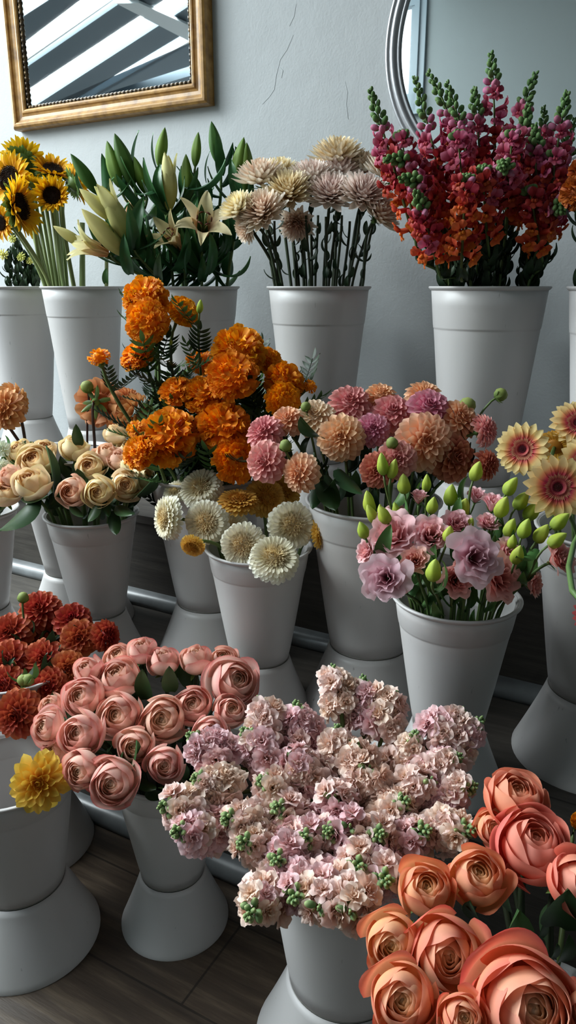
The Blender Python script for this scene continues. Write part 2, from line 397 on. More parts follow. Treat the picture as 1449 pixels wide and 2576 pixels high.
def lily_bud(mat, seed, split=0.):
    rng.seed(seed); g = G(); n = 18
    pr = [(.0 + .155 * max(0, math.sin(math.pi * (.04 + .96 * q) ** .85)) ** .8, q) for q in np.linspace(0, 1, 16)]
    g.lathe(pr, n, wob=lambda th, q: 1 + .10 * np.cos(3 * th) - .05 * np.cos(6 * th), s=0.)
    if split:
        for i in range(3):
            petal(g, .62, .24, w_point, R_(4), R_(34 * split), .11, .42, 2 * math.pi * i / 3 + .5, .5, .01, 3, 0., s=1., nv=8, nu=5, p=2.)
    return g.build('lily_bud', mat)
def spindle_bud(mat, seed, fat=.33, sep=5):
    rng.seed(seed); g = G()
    pr = [(fat * max(0, math.sin(math.pi * (.05 + .95 * q) ** .75)) ** .7 * (1 - .15 * q), q) for q in np.linspace(0, 1, 12)]
    g.lathe(pr, 15, wob=lambda th, q: 1 + .10 * np.cos(5 * th + 5 * q), s=0.)
    for i in range(sep):
        petal(g, .62, .12, w_point, R_(38), R_(-8), .05, -.02, 2 * math.pi * i / sep, .4, 0, 3, 0., s=1., nv=6, nu=3, k=.2)
    return g.build('lisianthus_bud', mat)
def round_bud(mat, seed, sep=7):
    rng.seed(seed); g = G()
    g.lathe([(.3 * 0, -.45), (.32, -.36), (.47, -.08), (.42, .22), (.24, .42), (.0, .47)], 14, wob=lambda th, q: 1 + .06 * np.cos(7 * th), s=0.)
    for i in range(sep):
        petal(g, .62, .26, w_point, R_(75), R_(10 + rng.uniform(-30, 60)), .12, -.46, 2 * math.pi * i / sep, .3, 0, 3, 0., s=1., nv=6, nu=4, k=.1)
    return g.build('dahlia_bud', mat)
def calyx_mesh(n=6, L=.6, spread=70, name='sepals', cone=(.12, .3), curl=40):
    g = G()
    for i in range(n):
        petal(g, L * rng.uniform(.85, 1.1), L * .34, w_point, R_(spread), R_(spread + rng.uniform(-curl, curl)), cone[1] * .6, .0, 2 * math.pi * i / n + rng.uniform(-.2, .2), .3, .01, 3, 0., nv=6, nu=4)
    g.lathe([(cone[0] * .5, -cone[1]), (cone[0], -cone[1] * .7), (cone[1] * .7, -.05), (cone[1] * .72, .06)], 10)
    return g.build(name, M['calyx'])
def snap_floret(mat, seed):
    """two lobes up, three lobes down, a puffed palate and a tube; the mouth looks along +Z, 'up' is +Y"""
    rng.seed(seed); g = G()
    g.lathe([(.10, -.9), (.17, -.75), (.19, -.4), (.20, -.1), (.24, .04), (.2, .1)], 12, s=0., k=.5)
    for th, L, W, a, b, s in ((62, .85, .72, 18, 95, .0), (118, .85, .72, 18, 95, .0), (215, .62, .55, 40, 130, .6), (270, .62, .58, 40, 140, .6), (325, .62, .55, 40, 130, .6)):
        petal(g, L * rng.uniform(.9, 1.1), W, w_ob, R_(a), R_(b + rng.uniform(-15, 15)), .15, -.05, R_(th), -.2, .06, 5, .35, s=s, nv=8, nu=7)
    # palate
    for sx in (-1, 1):
        g.lathe([(0, .13), (.10, .11), (.15, .0), (.1, -.1)], 9, c=(.10 * sx, -.12, .08), s=1., k=.9)
    return g.build('snapdragon_floret', mat)
def snap_bud(mat):
    g = G(); g.lathe([(.0, -.5), (.24, -.42), (.36, -.1), (.33, .22), (.2, .45), (.0, .52)], 9, wob=lambda th, q: 1 + .12 * np.cos(2 * th), s=0., k=.5)
    for i in range(4): petal(g, .5, .3, w_point, R_(60), R_(-5), .1, -.5, i * math.pi / 2, .3, 0, 3, 0, s=1., nv=4, nu=3, k=.3)
    return g.build('snapdragon_bud', mat)
def stock_floret(mat, seed, n=4):
    rng.seed(seed); g = G()
    for ring, (n, ph0, ph1, L, W, z0) in enumerate(((5, 52, 100, .92, .78, -.2), (5, 40, 82, .78, .66, -.14), (5, 18, 60, .62, .5, -.1), (4, 0, 34, .48, .34, -.05))):
        for i in range(n):
            petal(g, L * rng.uniform(.85, 1.12), W * rng.uniform(.9, 1.1), w_ob, R_(ph0 + rng.uniform(-14, 14)), R_(ph1 + rng.uniform(-28, 28)), .07, z0, 2 * math.pi * (i + ring * .37 + rng.uniform(-.25, .25)) / n, rng.uniform(-.1, .35), .085, 4.5, .3, s=1 - ring / 3.2, nv=7, nu=7, twist=rng.uniform(-.35, .35))
    g.lathe([(.07, -.5), (.11, -.3), (.1, -.12)], 6, s=0., k=.5, mat=1)
    return g.build('stock_floret', [mat, M['stem_pale']])
def leaf_mesh(mat, W=.5, bend=50, fold=.35, ruf=.012, name='leaf', wf=None, nv=9, nu=5):
    g = G(); petal(g, 1., W, wf or w_point, 0., R_(bend), 0., 0., 0., fold, ruf, 4, 0., nv=nv, nu=nu, s=0.)
    return g.build(name, mat)
def fern_mesh(mat, pairs=6, L=.42, name='leaf'):
    g = G()
    pts = [(.12 * q * q, 0, q) for q in np.linspace(0, 1, 6)]; g.tube(pts, .012, 4)
    for i in range(pairs):
        q = .15 + .75 * i / (pairs - 1); l = L * (1 - .45 * abs(q - .4))
        for sgn in (-1, 1):
            m3 = Matrix.Translation((.12 * q * q, 0, q)) @ Matrix.Rotation(R_(-55 * sgn), 4, 'X')
            petal(g, l, .11, w_point, 0, .5, 0, 0, 0, .3, .008, 3, 0, nv=5, nu=3, M3=m3)
    petal(g, L * .7, .11, w_point, .1, .4, .12, 1., 0, .3, 0, 3, 0, nv=5, nu=3)
    return g.build(name, mat)

ME = {}
def meshes():
    P = petal_mat
    M['disc_dark'] = P('gerbera_disc', ['#2a1412', '#4a2220'], ['#6e2b33', '#8b3b42'])
    M['disc_brown'] = P('sunflower_disc', ['#3a2413', '#24140b'], ['#1d120c', '#3d2412'])
    M['anther'] = P('lily_anther', ['#5a2a1c', '#6b3420'], ['#5a2a1c', '#6b3420'])
    m = P('cream_rose', ['#ebab6e', '#f5c998', '#f8dab2'], ['#e2d898', '#f4e0b0', '#f7e2be', '#eee0ac'])
    ME['cream'] = [rose_mesh(m, 1, .45), rose_mesh(m, 2, .62), rose_mesh(m, 3, .25, 18, tall=1.15), rose_mesh(m, 4, .75)]
    m = P('blush_pale_rose', ['#e6a874', '#f5cba8'], ['#eedab0', '#f8d8bc', '#f7ceb8']); ME['cream_pink'] = [rose_mesh(m, 5, .5), rose_mesh(m, 6, .3, 18, tall=1.1)]
    m = P('pink_rose', ['#f3d2a0', '#f9e0c2', '#fae0cc'], [(0, '#f2d0b6'), (.45, '#f6d2c4'), (.75, '#f4bfb2'), (1., '#e0857c')])
    ME['pink'] = [rose_mesh(m, 11, .55), rose_mesh(m, 12, .7), rose_mesh(m, 13, .85, 26), rose_mesh(m, 14, .25, 17, tall=1.15)]
    m = P('coral_rose', ['#f4bc78', '#fbd8a8', '#fde2c0'], ['#f4a25c', '#f9b07a', '#f79f76', '#e9745f'])
    m2 = P('coral_red_rose', ['#eeaa7c', '#f8c8a8', '#f7c0a6'], ['#d85a46', '#e66a58', '#e87866', '#ec8e7c'])
    ME['coral'] = [rose_mesh(m, 21, .5, 24, 19, 15), rose_mesh(m, 22, .3, 20, 19, 15, 1.12), rose_mesh(m, 23, .9, 34, 21, 16)]
    ME['coral_red'] = [rose_mesh(m2, 24, .7, 22, 19, 15), rose_mesh(m2, 25, .9, 22, 19, 15)]
    for nm, a, b in (('d_peach', ['#d48a5a', '#eab07e', '#f6caa4'], ['#e29c74', '#f3c09c', '#f9d6b6']), ('d_pink', ['#c46a72', '#dc8a8a', '#efb0a6'], ['#cf7a7e', '#e8a29c', '#f2bcb2']),
                     ('d_mauve', ['#bd5e80', '#d67f96', '#e8a6b2'], ['#c46c86', '#e094a6', '#eeb8c0']), ('d_cream', ['#d9b48c', '#eacba4', '#f3e0c6'], ['#e2bd98', '#f0d6b6', '#f5e6d0']),
                     ('d_salmon', ['#a24a38', '#bd6450', '#d98a70'], ['#ad5442', '#c9705a', '#de957c']), ('d_red', ['#6e1c1a', '#a5342a', '#b9432f'], ['#8e2a22', '#b4422e', '#d0714a']),
                     ('d_russet', ['#7a231c', '#b2452c', '#c8643c'], ['#9c3826', '#c2593a', '#dc8e5c']), ('d_orange', ['#b96a38', '#d08a52', '#dfa06a'], ['#bd7040', '#d08c58', '#e0a678'])):
        mm = P(nm, a, b); ME[nm] = [dahlia_mesh(mm, hash(nm) % 1 + 31), dahlia_mesh(mm, 32, 72, .82, 1.2)]
    m = P('yellow_dahlia', ['#cf6a1c', '#dc942c', '#e9bb44'], ['#d78c2c', '#e8b840', '#f0d162']); ME['deco'] = [deco_mesh(m, 41)]
    m = P('marigold', ['#d86800', '#f79408', '#ffa81c'], ['#cc5c00', '#f28a04', '#fca014'], jit=.13); ME['marigold'] = [marigold_mesh(m, 51), marigold_mesh(m, 52, 150, .7), marigold_mesh(m, 53, 60, .75)]
    m = P('dark_marigold', ['#7a2c0c', '#a8481a', '#b8571f'], ['#7a2c0c', '#a04418', '#b8571f']); ME['marigold_dark'] = [marigold_mesh(m, 54, 140)]
    m = P('peach_mum', ['#c68a78', '#e8c2aa', '#f6e2ca'], ['#ecca9e', '#f9ecd6', '#fcf4e8']); m2 = P('mauve_mum', ['#b07c7c', '#dcbab2', '#f2ded4'], ['#e8cebc', '#f8ecdf', '#fcf4ec']); m3 = P('yellow_mum', ['#d8aa5c', '#ecd298', '#f6e8c2'], ['#e4c48a', '#f6e8c8', '#faf1dc'])
    ME['mum'] = [mum_mesh(m, 61), mum_mesh(m2, 62), mum_mesh(m3, 63), mum_mesh(m, 64, 120)]
    m = P('white_gerbera', ['#c99a52', '#dcbd82', '#e8d3a0'], ['#e2dcae', '#f1eed8', '#f4f2e6']); ME['wger'] = [double_gerbera(m, 71), double_gerbera(m, 72)]
    m = P('yellow_gerbera', ['#b9741e', '#c98c2c', '#d9a440'], ['#cf9a34', '#dfb04a', '#e8c264']); ME['yger'] = [double_gerbera(m, 73)]
    m = P('bicolor_gerbera', ['#7d2236', '#b93550', '#cf5560'], [(0, '#c22f4e'), (.3, '#d4485a'), (.5, '#eba06c'), (.64, '#f2cf8e'), (1., '#f4dca2')], jit=.08); ME['bicolor'] = [bicolor(m, 81), bicolor(m, 82)]
    m = P('red_gerbera', ['#7d2236', '#b93550'], ['#b8364a', '#cc5260', '#d87478']); ME['rger'] = [bicolor(m, 83)]
    m = P('sunflower_petal', ['#c98206', '#e2a50c', '#eeb816'], ['#cf8c08', '#e8ae10', '#f2c320']); ME['sun'] = [sunflower(m, 91), sunflower(m, 92, .75), sunflower(m, 93, .3)]
    m = P('lily_petal', ['#d88a62', '#e2bb92', '#ead9a6', '#eee3ae'], ['#d99a70', '#e8c99c', '#ede0aa', '#f0e6b8']); ME['lily'] = [lily_open(m, 101, 1.), lily_open(m, 102, .62)]
    m1 = P('green_lily_bud', ['#5c7a34', '#7a963e', '#5d7c30'], ['#5c7a34', '#7a963e', '#6a8636']); m2 = P('pale_lily_bud', ['#a9aa5e', '#cfca82', '#d9d28c'], ['#b7b468', '#ded69a', '#e4dca0']); m3 = P('deep_lily_bud', ['#3c5c28', '#4e7230', '#42642a'], ['#3c5c28', '#4e7230', '#42642a'])
    ME['lbud'] = [lily_bud(m3, 111), lily_bud(m1, 112), lily_bud(m2, 113, .22), lily_bud(m2, 114)]
    for nm, a, b in (('e_pink', ['#c87078', '#e49a9c', '#f2b8ba'], ['#d88a8e', '#eeb0b2', '#f6ccd0']), ('e_salmon', ['#c06e62', '#de9084', '#ecac9e'], ['#d08074', '#e8a498', '#f2c0b4']), ('e_mauve', ['#a85c70', '#d09aa6', '#e4b8c2'], ['#c48492', '#e0b0bc', '#eed0d6'])):
        mm = P(nm, a, b); ME[nm] = [eustoma_mesh(mm, 121, 17, .4), eustoma_mesh(mm, 122, 16, .8), eustoma_mesh(mm, 123, 11, .15)]
    ME['ebud'] = [spindle_bud(M['bud_lime'], 131), spindle_bud(M['bud_lime'], 132, .26)]
    ME['dbud'] = [round_bud(M['bud_olive'], 133)]
    mp_ = P('snapdragon_pink', ['#9c2c4e', '#b84868', '#cc7490'], ['#a6344a', '#c05068', '#cc6c80']); mr = P('snapdragon_red', ['#741420', '#9c2430', '#b83c42'], ['#a0341a', '#b83c24', '#c44c30']); mo = P('snapdragon_orange', ['#b03428', '#cc4a2e', '#d85f3c'], ['#d05a18', '#dd6e22', '#e88a2a'])
    ME['snap'] = [[snap_floret(x, 141 + i) for i in range(2)] for x in (mp_, mr, mo)]
    mb = P('pink_snap_bud', ['#c07a8c', '#cc7a98', '#d08aa4'], ['#7d9a5c', '#8aa868', '#9ab474']); ME['sbud'] = [snap_bud(M['bud_green']), snap_bud(mb)]
    st = []
    for nm, a, b in (('stock_blush', ['#c89c62', '#eac6b4', '#f5dbd2'], ['#deb49e', '#f0d0c6', '#f8e2dc']), ('stock_peach', ['#c89a66', '#ecc8b0', '#f6dccd'], ['#deb89c', '#f2d4c2', '#f8e4d8']), ('stock_mauve', ['#c49470', '#e8bcba', '#f3d0d2'], ['#d4a6a4', '#eec2c4', '#f6d6da'])):
        mm = P(nm, a, b, jit=.1); st.append([stock_floret(mm, 151), stock_floret(mm, 152), stock_floret(mm, 153)])
    ME['stock'] = st
    g = G(); g.lathe([(0, -.5), (.2, -.45), (.34, -.1), (.3, .25), (.14, .46), (0, .5)], 8, wob=lambda th, q: 1 + .1 * np.cos(4 * th), s=0.); ME['stbud'] = [g.build('stock_bud', M['bud_stock'])]
    mm = P('pale_yellow_sprig', ['#b7b850', '#d6d272'], ['#c9c660', '#e0dc86']); ME['sprig'] = [dahlia_mesh(mm, 161, 26, .6)]
    mm = P('white_sprig', ['#c9d0a8', '#e6eadb'], ['#d9dfc6', '#eef1ea']); ME['wsprig'] = [dahlia_mesh(mm, 162, 40, .7)]
    rng.seed(5)
    ME['cal_rose'] = calyx_mesh(5, .75, 85, cone=(.09, .22), curl=35); ME['cal_dahlia'] = calyx_mesh(7, .5, 88, cone=(.09, .2)); ME['cal_mari'] = calyx_mesh(8, .4, 25, cone=(.1, .55), curl=10); ME['cal_mum'] = calyx_mesh(10, .3, 70, cone=(.07, .16)); ME['cal_eus'] = calyx_mesh(5, .5, 55, cone=(.07, .18))
    ME['l_rose'] = [leaf_mesh(M['leaf_rose'], .55, 45), leaf_mesh(M['leaf_rose'], .5, 80)]
    ME['l_flat'] = [leaf_mesh(M['leaf_rose'], .5, 22, .3), leaf_mesh(M['leaf_rose'], .42, 40, .3)]
    ME['l_lily'] = [leaf_mesh(M['leaf_lily'], .2, 40, .5, .01, nv=12), leaf_mesh(M['leaf_lily'], .26, 85, .4, .012, nv=12), leaf_mesh(M['leaf_lily'], .24, 30, .4, .01, nv=12)]
    ME['l_dark'] = [leaf_mesh(M['leaf_dark'], .42, 60, .3, .02), leaf_mesh(M['leaf_dark'], .36, 100, .3, .02)]
    ME['l_mid'] = [leaf_mesh(M['leaf_mid'], .3, 55), leaf_mesh(M['leaf_mid'], .36, 90)]
    ME['l_fern'] = [fern_mesh(M['leaf_dark']), fern_mesh(M['leaf_mid'], 5)]
# ------------------------------------------------------------------ the room
def wbox(g, a0, a1, q0, q1, z0, z1, mat=0):
    g.box(frame((a0 + a1) / 2, (q0 + q1) / 2, (z0 + z1) / 2), ((a1 - a0) / 2, (q1 - q0) / 2, (z1 - z0) / 2), (E1, E2, Vector((0, 0, 1))), mat)
def struct(name, g, mats, label, smooth=False, parent=None, kind='structure'):
    o = g.obj(name, mats, parent, smooth)
    if parent is None: tag(o, label, name.split('_')[0], None, kind)
    return o
AL, AR, QB, ZC = -5.6, 2.3, -2.2, 3.42
SL = .35
def slope_z(a): return 3.42 + SL * (a + 2.2)
def room():
    g = G(); wbox(g, AL, AR, QB, Q1, -.08, 0); struct('floor', g, M['floor'], 'dark worn floorboards under the lowest row of buckets')
    g = G(); wbox(g, AL, AR, Q1, Q2, -.08, Z2 - .022); wbox(g, AL, AR, Q1 - .004, Q2, Z2 - .022, Z2)
    struct('floor_middle', g, M['riser'], 'dark wooden display step carrying the middle rows of buckets')
    g = G(); wbox(g, AL, AR, Q2, QW, -.08, Z1 - .022); wbox(g, AL, AR, Q2 - .004, QW, Z1 - .022, Z1)
    struct('floor_back', g, M['riser'], 'upper display step against the wall carrying the tall buckets')
    for i, (q, z) in enumerate(((Q1, 0.), (Q2, Z2))):
        g = G(); pr = [(0, 0), (.034, 0), (.036, .012), (.031, .025), (.02, .034), (.006, .037), (0, .037)]
        rows = [[tuple(frame(a, q - d, z + h)) for d, h in pr] for a in (AL, AR)]
        g.grid(np.array(rows), 0.); struct('trim_%d' % (i + 1), g, M['trim'], 'grey rounded moulding along the foot of the %s step' % ('lower', 'upper')[i], True)
    g = G(); wbox(g, AL, AR, QW, QW + .1, -.08, ZC); struct('wall_back', g, M['plaster'], 'pale grey plastered wall behind the flowers')
    g = G()
    for pts in (((738, 88), (722, 125), (705, 150), (695, 190), (690, 225), (678, 243), (660, 262)), ((868, 205), (874, 232), (871, 262), (876, 300)), ((745, 10), (740, 40), (728, 66)), ((700, 165), (712, 178), (708, 196))):
        g.tube([on_q(x, y, QW - .0003) for x, y in pts], [.0002] + [.00045] * (len(pts) - 2) + [.0004], 5)
    tag(struct('wall_crack', g, M['crack'], 'hairline cracks in the plaster between the two mirrors', True), kind='structure')
    g = G(); wbox(g, AR, AR + .1, QB, QW, -.08, ZC); struct('wall_right', g, M['grey_plaster'], 'grey plastered side wall')
    WA, WB, WZ0, WZ1 = -3.4, -2.36, 2.60, 3.32
    A3, B3 = -5.3, -3.75
    g = G(); wbox(g, AL, A3, QB - .1, QB, -.08, ZC); wbox(g, B3, WA, QB - .1, QB, -.08, ZC); wbox(g, A3, B3, QB - .1, QB, -.08, .8); wbox(g, A3, B3, QB - .1, QB, 2.75, ZC); wbox(g, WB, AR, QB - .1, QB, -.08, ZC); wbox(g, WA, WB, QB - .1, QB, -.08, WZ0); wbox(g, WA, WB, QB - .1, QB, WZ1, ZC)
    struct('wall_front', g, M['grey_plaster'], 'grey plastered wall opposite, seen in the round mirror')
    g = G(); w = .05
    wbox(g, WA, WA + w, QB - .05, QB + .03, WZ0, WZ1); wbox(g, WB - .055, WB - .02, QB - .05, QB + .02, WZ0 - .08, WZ1); wbox(g, WB - .02, WB + .02, QB - .05, QB + .05, WZ0 - .08, WZ1); wbox(g, WB + .02, WB + .07, QB - .05, QB + .03, WZ0 - .08, WZ1); wbox(g, WA, WB + .07, QB - .05, QB + .05, WZ0 - .1, WZ0 + w); wbox(g, WA, WB, QB - .05, QB + .03, WZ1 - w, WZ1); wbox(g, WB - .32, WB - .29, QB - .05, QB + .02, WZ0, WZ1)
    wf = struct('window_1', g, M['bluejoin'], 'white framed window seen in the round mirror')
    g = G(); wbox(g, WA + w, WB - w, QB - .04, QB - .034, WZ0 + w, WZ1 - w); g.obj('window_pane', M['thin_pane'], wf, False)
    g = G()
    for x in (A3, (A3 + B3) / 2 - .03, B3 - .06): wbox(g, x, x + .06, QB - .08, QB + .02, .8, 2.75)
    for z in (.8, 2.69): wbox(g, A3, B3, QB - .08, QB + .02, z, z + .06)
    wf = struct('window_3', g, M['joinery'], 'large shop window behind and to the left of the camera')
    g = G(); wbox(g, A3, B3, QB - .05, QB - .045, .8, 2.75); g.obj('window_pane', M['thin_pane'], wf, False)
    L = bpy.data.lights.new('shop_window_daylight', 'AREA'); L.shape = 'RECTANGLE'; L.size = B3 - A3; L.size_y = 1.95; L.energy = 440; L.color = (.97, .99, 1.0)
    o = bpy.data.objects.new('shop_window_daylight', L); COL.objects.link(o); o.location = frame((A3 + B3) / 2, QB - .14, 1.78)
    o.rotation_euler = Matrix((-E1, Vector((0, 0, 1)), -E2)).transposed().to_euler()
    g = G(); wbox(g, -2.2, AR, QB, QW, ZC, ZC + .1); struct('ceiling', g, M['grey_plaster'], 'pale ceiling over the shop')
    g = G(); wbox(g, AL - .1, AL, QB, QW, -.08, slope_z(AL)); struct('wall_left', g, M['plaster'], 'low side wall under the sloping glass roof')
    # sloping glass roof: slate-blue rafters with sky between, seen in the gilt mirror
    sd = Vector(E1 * 1 + Vector((0, 0, SL))).normalized(); nrm = (E1 * SL - Vector((0, 0, 1))).normalized()
    def on_slope(px, py):
        d = ray(px, py); da, dq, dz = d.dot(E1), d.dot(E2), d.z
        t = (slope_z(0) - CAM_H) / (dz - SL * da)
        return Vector(frame(da * t, 2 * (QW - .02) - dq * t, CAM_H + dz * t))
    def at_x(l, x): return l[0][1] + (l[1][1] - l[0][1]) * (x - l[0][0]) / (l[1][0] - l[0][0])
    boards = [(((72, 30), (118, 0)), ((75, 95), (200, 0)), 'rafter', .10), (((80, 158), (298, 8)), ((85, 215), (350, 40)), 'rafter', .10), (((92, 262), (400, 62)), ((198, 243), (452, 90)), 'rafter', .10),
              (((245, 232), (452, 116)), ((248, 236), (452, 121)), 'joinery', .05), (((300, 210), (455, 124)), ((275, 230), (457, 172)), 'rafter', .10), (((275, 250), (457, 196)), ((280, 300), (460, 262)), 'rafter', .10),
              (((80, 138), (270, 5)), ((80, 143), (275, 5)), 'joinery', .05)]
    root = empty('window_2', frame(-4, 0, slope_z(-4)), 'sloping glass roof of slate rafters reflected in the gilt mirror', 'window'); tag(root, kind='structure')
    for top, bot, mt, th in boards:
        c = [on_slope(x, at_x(l, x)) for l in (top, bot) for x in (-20, 520)]
        c = [c[0], c[1], c[3], c[2]]
        vs = [tuple(p - root.location) for p in c] + [tuple(p - nrm * th - root.location) for p in c]
        g = G(); g.poly(vs, [(0, 1, 2, 3), (7, 6, 5, 4), (0, 4, 5, 1), (1, 5, 6, 2), (2, 6, 7, 3), (3, 7, 4, 0)]); g.obj('rafter', M[mt], root, False)
    g = G(); c = [on_slope(285, -5) + nrm * .03, on_slope(470, 92) + nrm * .03, on_slope(470, 52) + nrm * .03, on_slope(345, -5) + nrm * .03]
    vs = [tuple(p - root.location) for p in c] + [tuple(p - nrm * .02 - root.location) for p in c]
    g.poly(vs, [(0, 1, 2, 3), (7, 6, 5, 4), (0, 4, 5, 1), (1, 5, 6, 2), (2, 6, 7, 3), (3, 7, 4, 0)]); g.obj('tie_beam', M['joinery'], root, False)
    p = [frame(a, q, slope_z(a)) - nrm * .12 - root.location for a, q in ((AL - .1, QB), (-2.15, QB), (-2.15, QW), (AL - .1, QW))]
    g = G(); g.poly([tuple(x) for x in p] + [tuple(x - nrm * .006) for x in p], [(0, 1, 2, 3), (7, 6, 5, 4), (0, 4, 5, 1), (1, 5, 6, 2), (2, 6, 7, 3), (3, 7, 4, 0)]); g.obj('roof_pane', M['thin_pane'], root, False)
    # daylight: the bright overcast sky above the glass roof
    L = bpy.data.lights.new('skylight', 'AREA'); L.shape = 'RECTANGLE'; L.size = 3.0; L.size_y = 2.9; L.energy = 420; L.color = (.93, .98, 1.0)
    o = bpy.data.objects.new('skylight', L); COL.objects.link(o)
    o.location = frame(-4.1, -.1, slope_z(-4.1)) - nrm * .18
    z = -nrm; x = E2; y = z.cross(x)
    o.rotation_euler = Matrix((x, y, z)).transposed().to_euler()
    W = bpy.data.worlds.new('sky'); SC.world = W; W.use_nodes = True
    bg = W.node_tree.nodes['Background']; bg.inputs[0].default_value = (.80, .92, 1., 1); bg.inputs[1].default_value = 1.5

def mirrors():
    qf = QW - .042
    bl, br = on_q(30, 325, qf), on_q(520, 262, qf)
    a0, a1 = bl.dot(E1), br.dot(E1); z0 = (bl.z + br.z) / 2; z1 = z0 + .80
    root = empty('wall_mirror', frame((a0 + a1) / 2, QW, z0), 'rectangular gilt framed mirror reflecting the rafters of the glass roof', 'mirror')
    o = root.location
    pr = [(0, .0), (0, .028), (.003, .036), (.009, .041), (.016, .042), (.021, .039), (.024, .033), (.030, .029), (.040, .027), (.046, .029), (.050, .033), (.055, .034), (.060, .031), (.063, .026)]
    g = G(); rows = []
    for d, h in pr: rows.append([tuple(frame(a, QW - h, z) - o) for a, z in ((a0 + d, z0 + d), (a1 - d, z0 + d), (a1 - d, z1 - d), (a0 + d, z1 - d))])
    g.grid(np.array(rows), 0., closed=True); fr = g.obj('frame', M['gilt'], root, False)
    g = G(); d = .068
    for (s, e) in (((a0 + d, z0 + d), (a1 - d, z0 + d)), ((a1 - d, z0 + d), (a1 - d, z1 - d)), ((a1 - d, z1 - d), (a0 + d, z1 - d)), ((a0 + d, z1 - d), (a0 + d, z0 + d))):
        ln_ = math.hypot(e[0] - s[0], e[1] - s[1]); k = int(ln_ / .016)
        ex = (E1 * ((e[0] - s[0]) / ln_) + Vector((0, 0, (e[1] - s[1]) / ln_)))
        A, B = frame(s[0], QW - .018, s[1]) - o, frame(e[0], QW - .018, e[1]) - o
        g.tube([A, B], .005, 6)
        for i in range(k):
            c = A.lerp(B, (i + .5) / k); g.tube([c - ex * .0055, c - ex * .003 - E2 * .002, c + ex * .003 - E2 * .002, c + ex * .0055], [.002, .0056, .0056, .002], 6)
    g.obj('beading', M['bead'], root)
    g = G(); d = .064; vs = [tuple(frame(a, QW - .016, z) - o) for a, z in ((a0 + d, z0 + d), (a1 - d, z0 + d), (a1 - d, z1 - d), (a0 + d, z1 - d))]
    vs += [tuple(Vector(v) + E2 * .006) for v in vs]
    g.poly(vs, [(0, 1, 2, 3), (7, 6, 5, 4), (0, 4, 5, 1), (1, 5, 6, 2), (2, 6, 7, 3), (3, 7, 4, 0)]); g.obj('mirror_glass', M['mirror'], root, False)
    # round mirror
    c = on_q(1323, 70, QW - .02); R = abs(on_q(968, 70, QW - .02).dot(E1) - c.dot(E1))
    root = empty('wall_mirror', c + E2 * .02, 'large round silver framed mirror behind the snapdragons', 'mirror'); 
    B = Matrix((E1, Vector((0, 0, 1)), -E2)).transposed().to_4x4()
    def ring(prof, name, mt, n=96):
        g = G(); g.lathe(prof, n); me = g.build(name, mt, name == 'frame'); me.transform(B); return link(name, me, root)
    ring([(R, 0), (R, .014), (R - .004, .019), (R - .009, .019), (R - .012, .015), (R - .014, .015), (R - .018, .024), (R - .025, .027), (R - .031, .023), (R - .033, .017), (R - .036, .017), (R - .040, .020), (R - .043, .017), (R - .044, .010)], 'frame', M['silver'])
    ring([(R - .043, .004), (R - .043, .010), (.0005, .010)], 'mirror_glass', M['mirror'])

# ------------------------------------------------------------------ buckets
BK = {}
KIND = dict(tall=dict(W=.267, up=.45, st=.155, wd=.158, B=.27), large=dict(W=.272, up=.315, st=.145, wd=.164, B=.275), medium=dict(W=.218, up=.245, st=.12, wd=.123, B=.212),
            small=dict(W=.212, up=.236, st=.115, wd=.119, B=.205), squat=dict(W=.238, up=.235, st=.13, wd=.156, B=.266), lowlarge=dict(W=.262, up=.30, st=.14, wd=.158, B=.268), front=dict(W=.28, up=.33, st=.14, wd=.175, B=.285))
def bucket(key, kind, px, D, z0, label, W=None):
    k = dict(KIND[kind])
    if W: s = W / k['W']; k['W'] = W; k['wd'] *= s; k['B'] *= s
    W, up, st, wd, B = k['W'], k['up'], k['st'], k['wd'], k['B']
    rz = z0 + up + st; drop = CAM_H - rz
    zc = D * CP + drop * SP; X = (px - CX) / F_PX * zc
    root = empty('flower_bucket', (X, D, z0), label, 'bucket', 'white display buckets')
    R, r = W / 2, wd / 2
    g = G(); q = np.linspace(0, 1, 12); out = []
    for x in q:
        rr = r + (R - .007 - r) * (x ** .93); 
        if x > .8: rr += .0016
        out.append((rr, st + .0016 + (up - .004) * x))
    i = next(j for j, x in enumerate(q) if x > .8)
    hb = st + .0016 + (up - .004) * .80; rb = r + (R - .007 - r) * .8 ** .93
    out = out[:i] + [(rb - .0002, hb - .0045), (rb, hb - .0012), (rb + .0013, hb), (rb + .0015, hb + .003)] + out[i:]
    inn = [(a - .0035, z) for a, z in reversed(out[1:])] + [(r - .004, st + .012), (0, st + .012)]
    g.lathe([(0, st + .0016), (r - .004, st + .0016)] + out + inn, 56); ve = g.obj('vessel', M['plastic'], root)
    g = G(); zt = st + up - .004
    g.lathe([(R - .0085, zt - .006), (R - .004, zt - .004), (R, zt), (R + .0006, zt + .0022), (R - .0008, zt + .004), (R - .005, zt + .0035), (R - .0115, zt - .004)], 56); g.obj('rim', M['plastic'], ve)
    g = G(); hb = B / 2
    so = [(hb, 0.), (hb, .004)] + [(r + .0015 + (hb - r - .0015) * ((1 - x) ** 1.12), .004 + (st - .0055) * x) for x in np.linspace(.06, 1, 10)]
    si = [(a - .004, max(0, z - .003)) for a, z in reversed(so)]
    g.lathe(so + si, 56); sd = g.obj('stand', M['plastic'], root)
    g = G(); g.lathe([(r - .003, st - .004), (r - .0002, st - .0016), (r - .0002, st + .0018), (r - .003, st + .004)], 48); g.obj('seam', M['seam'], sd)
    BK[key] = dict(C=Vector((X, D, z0)), rz=rz, R=R, r=r, wz=z0 + st + .02, D=D)
    return root
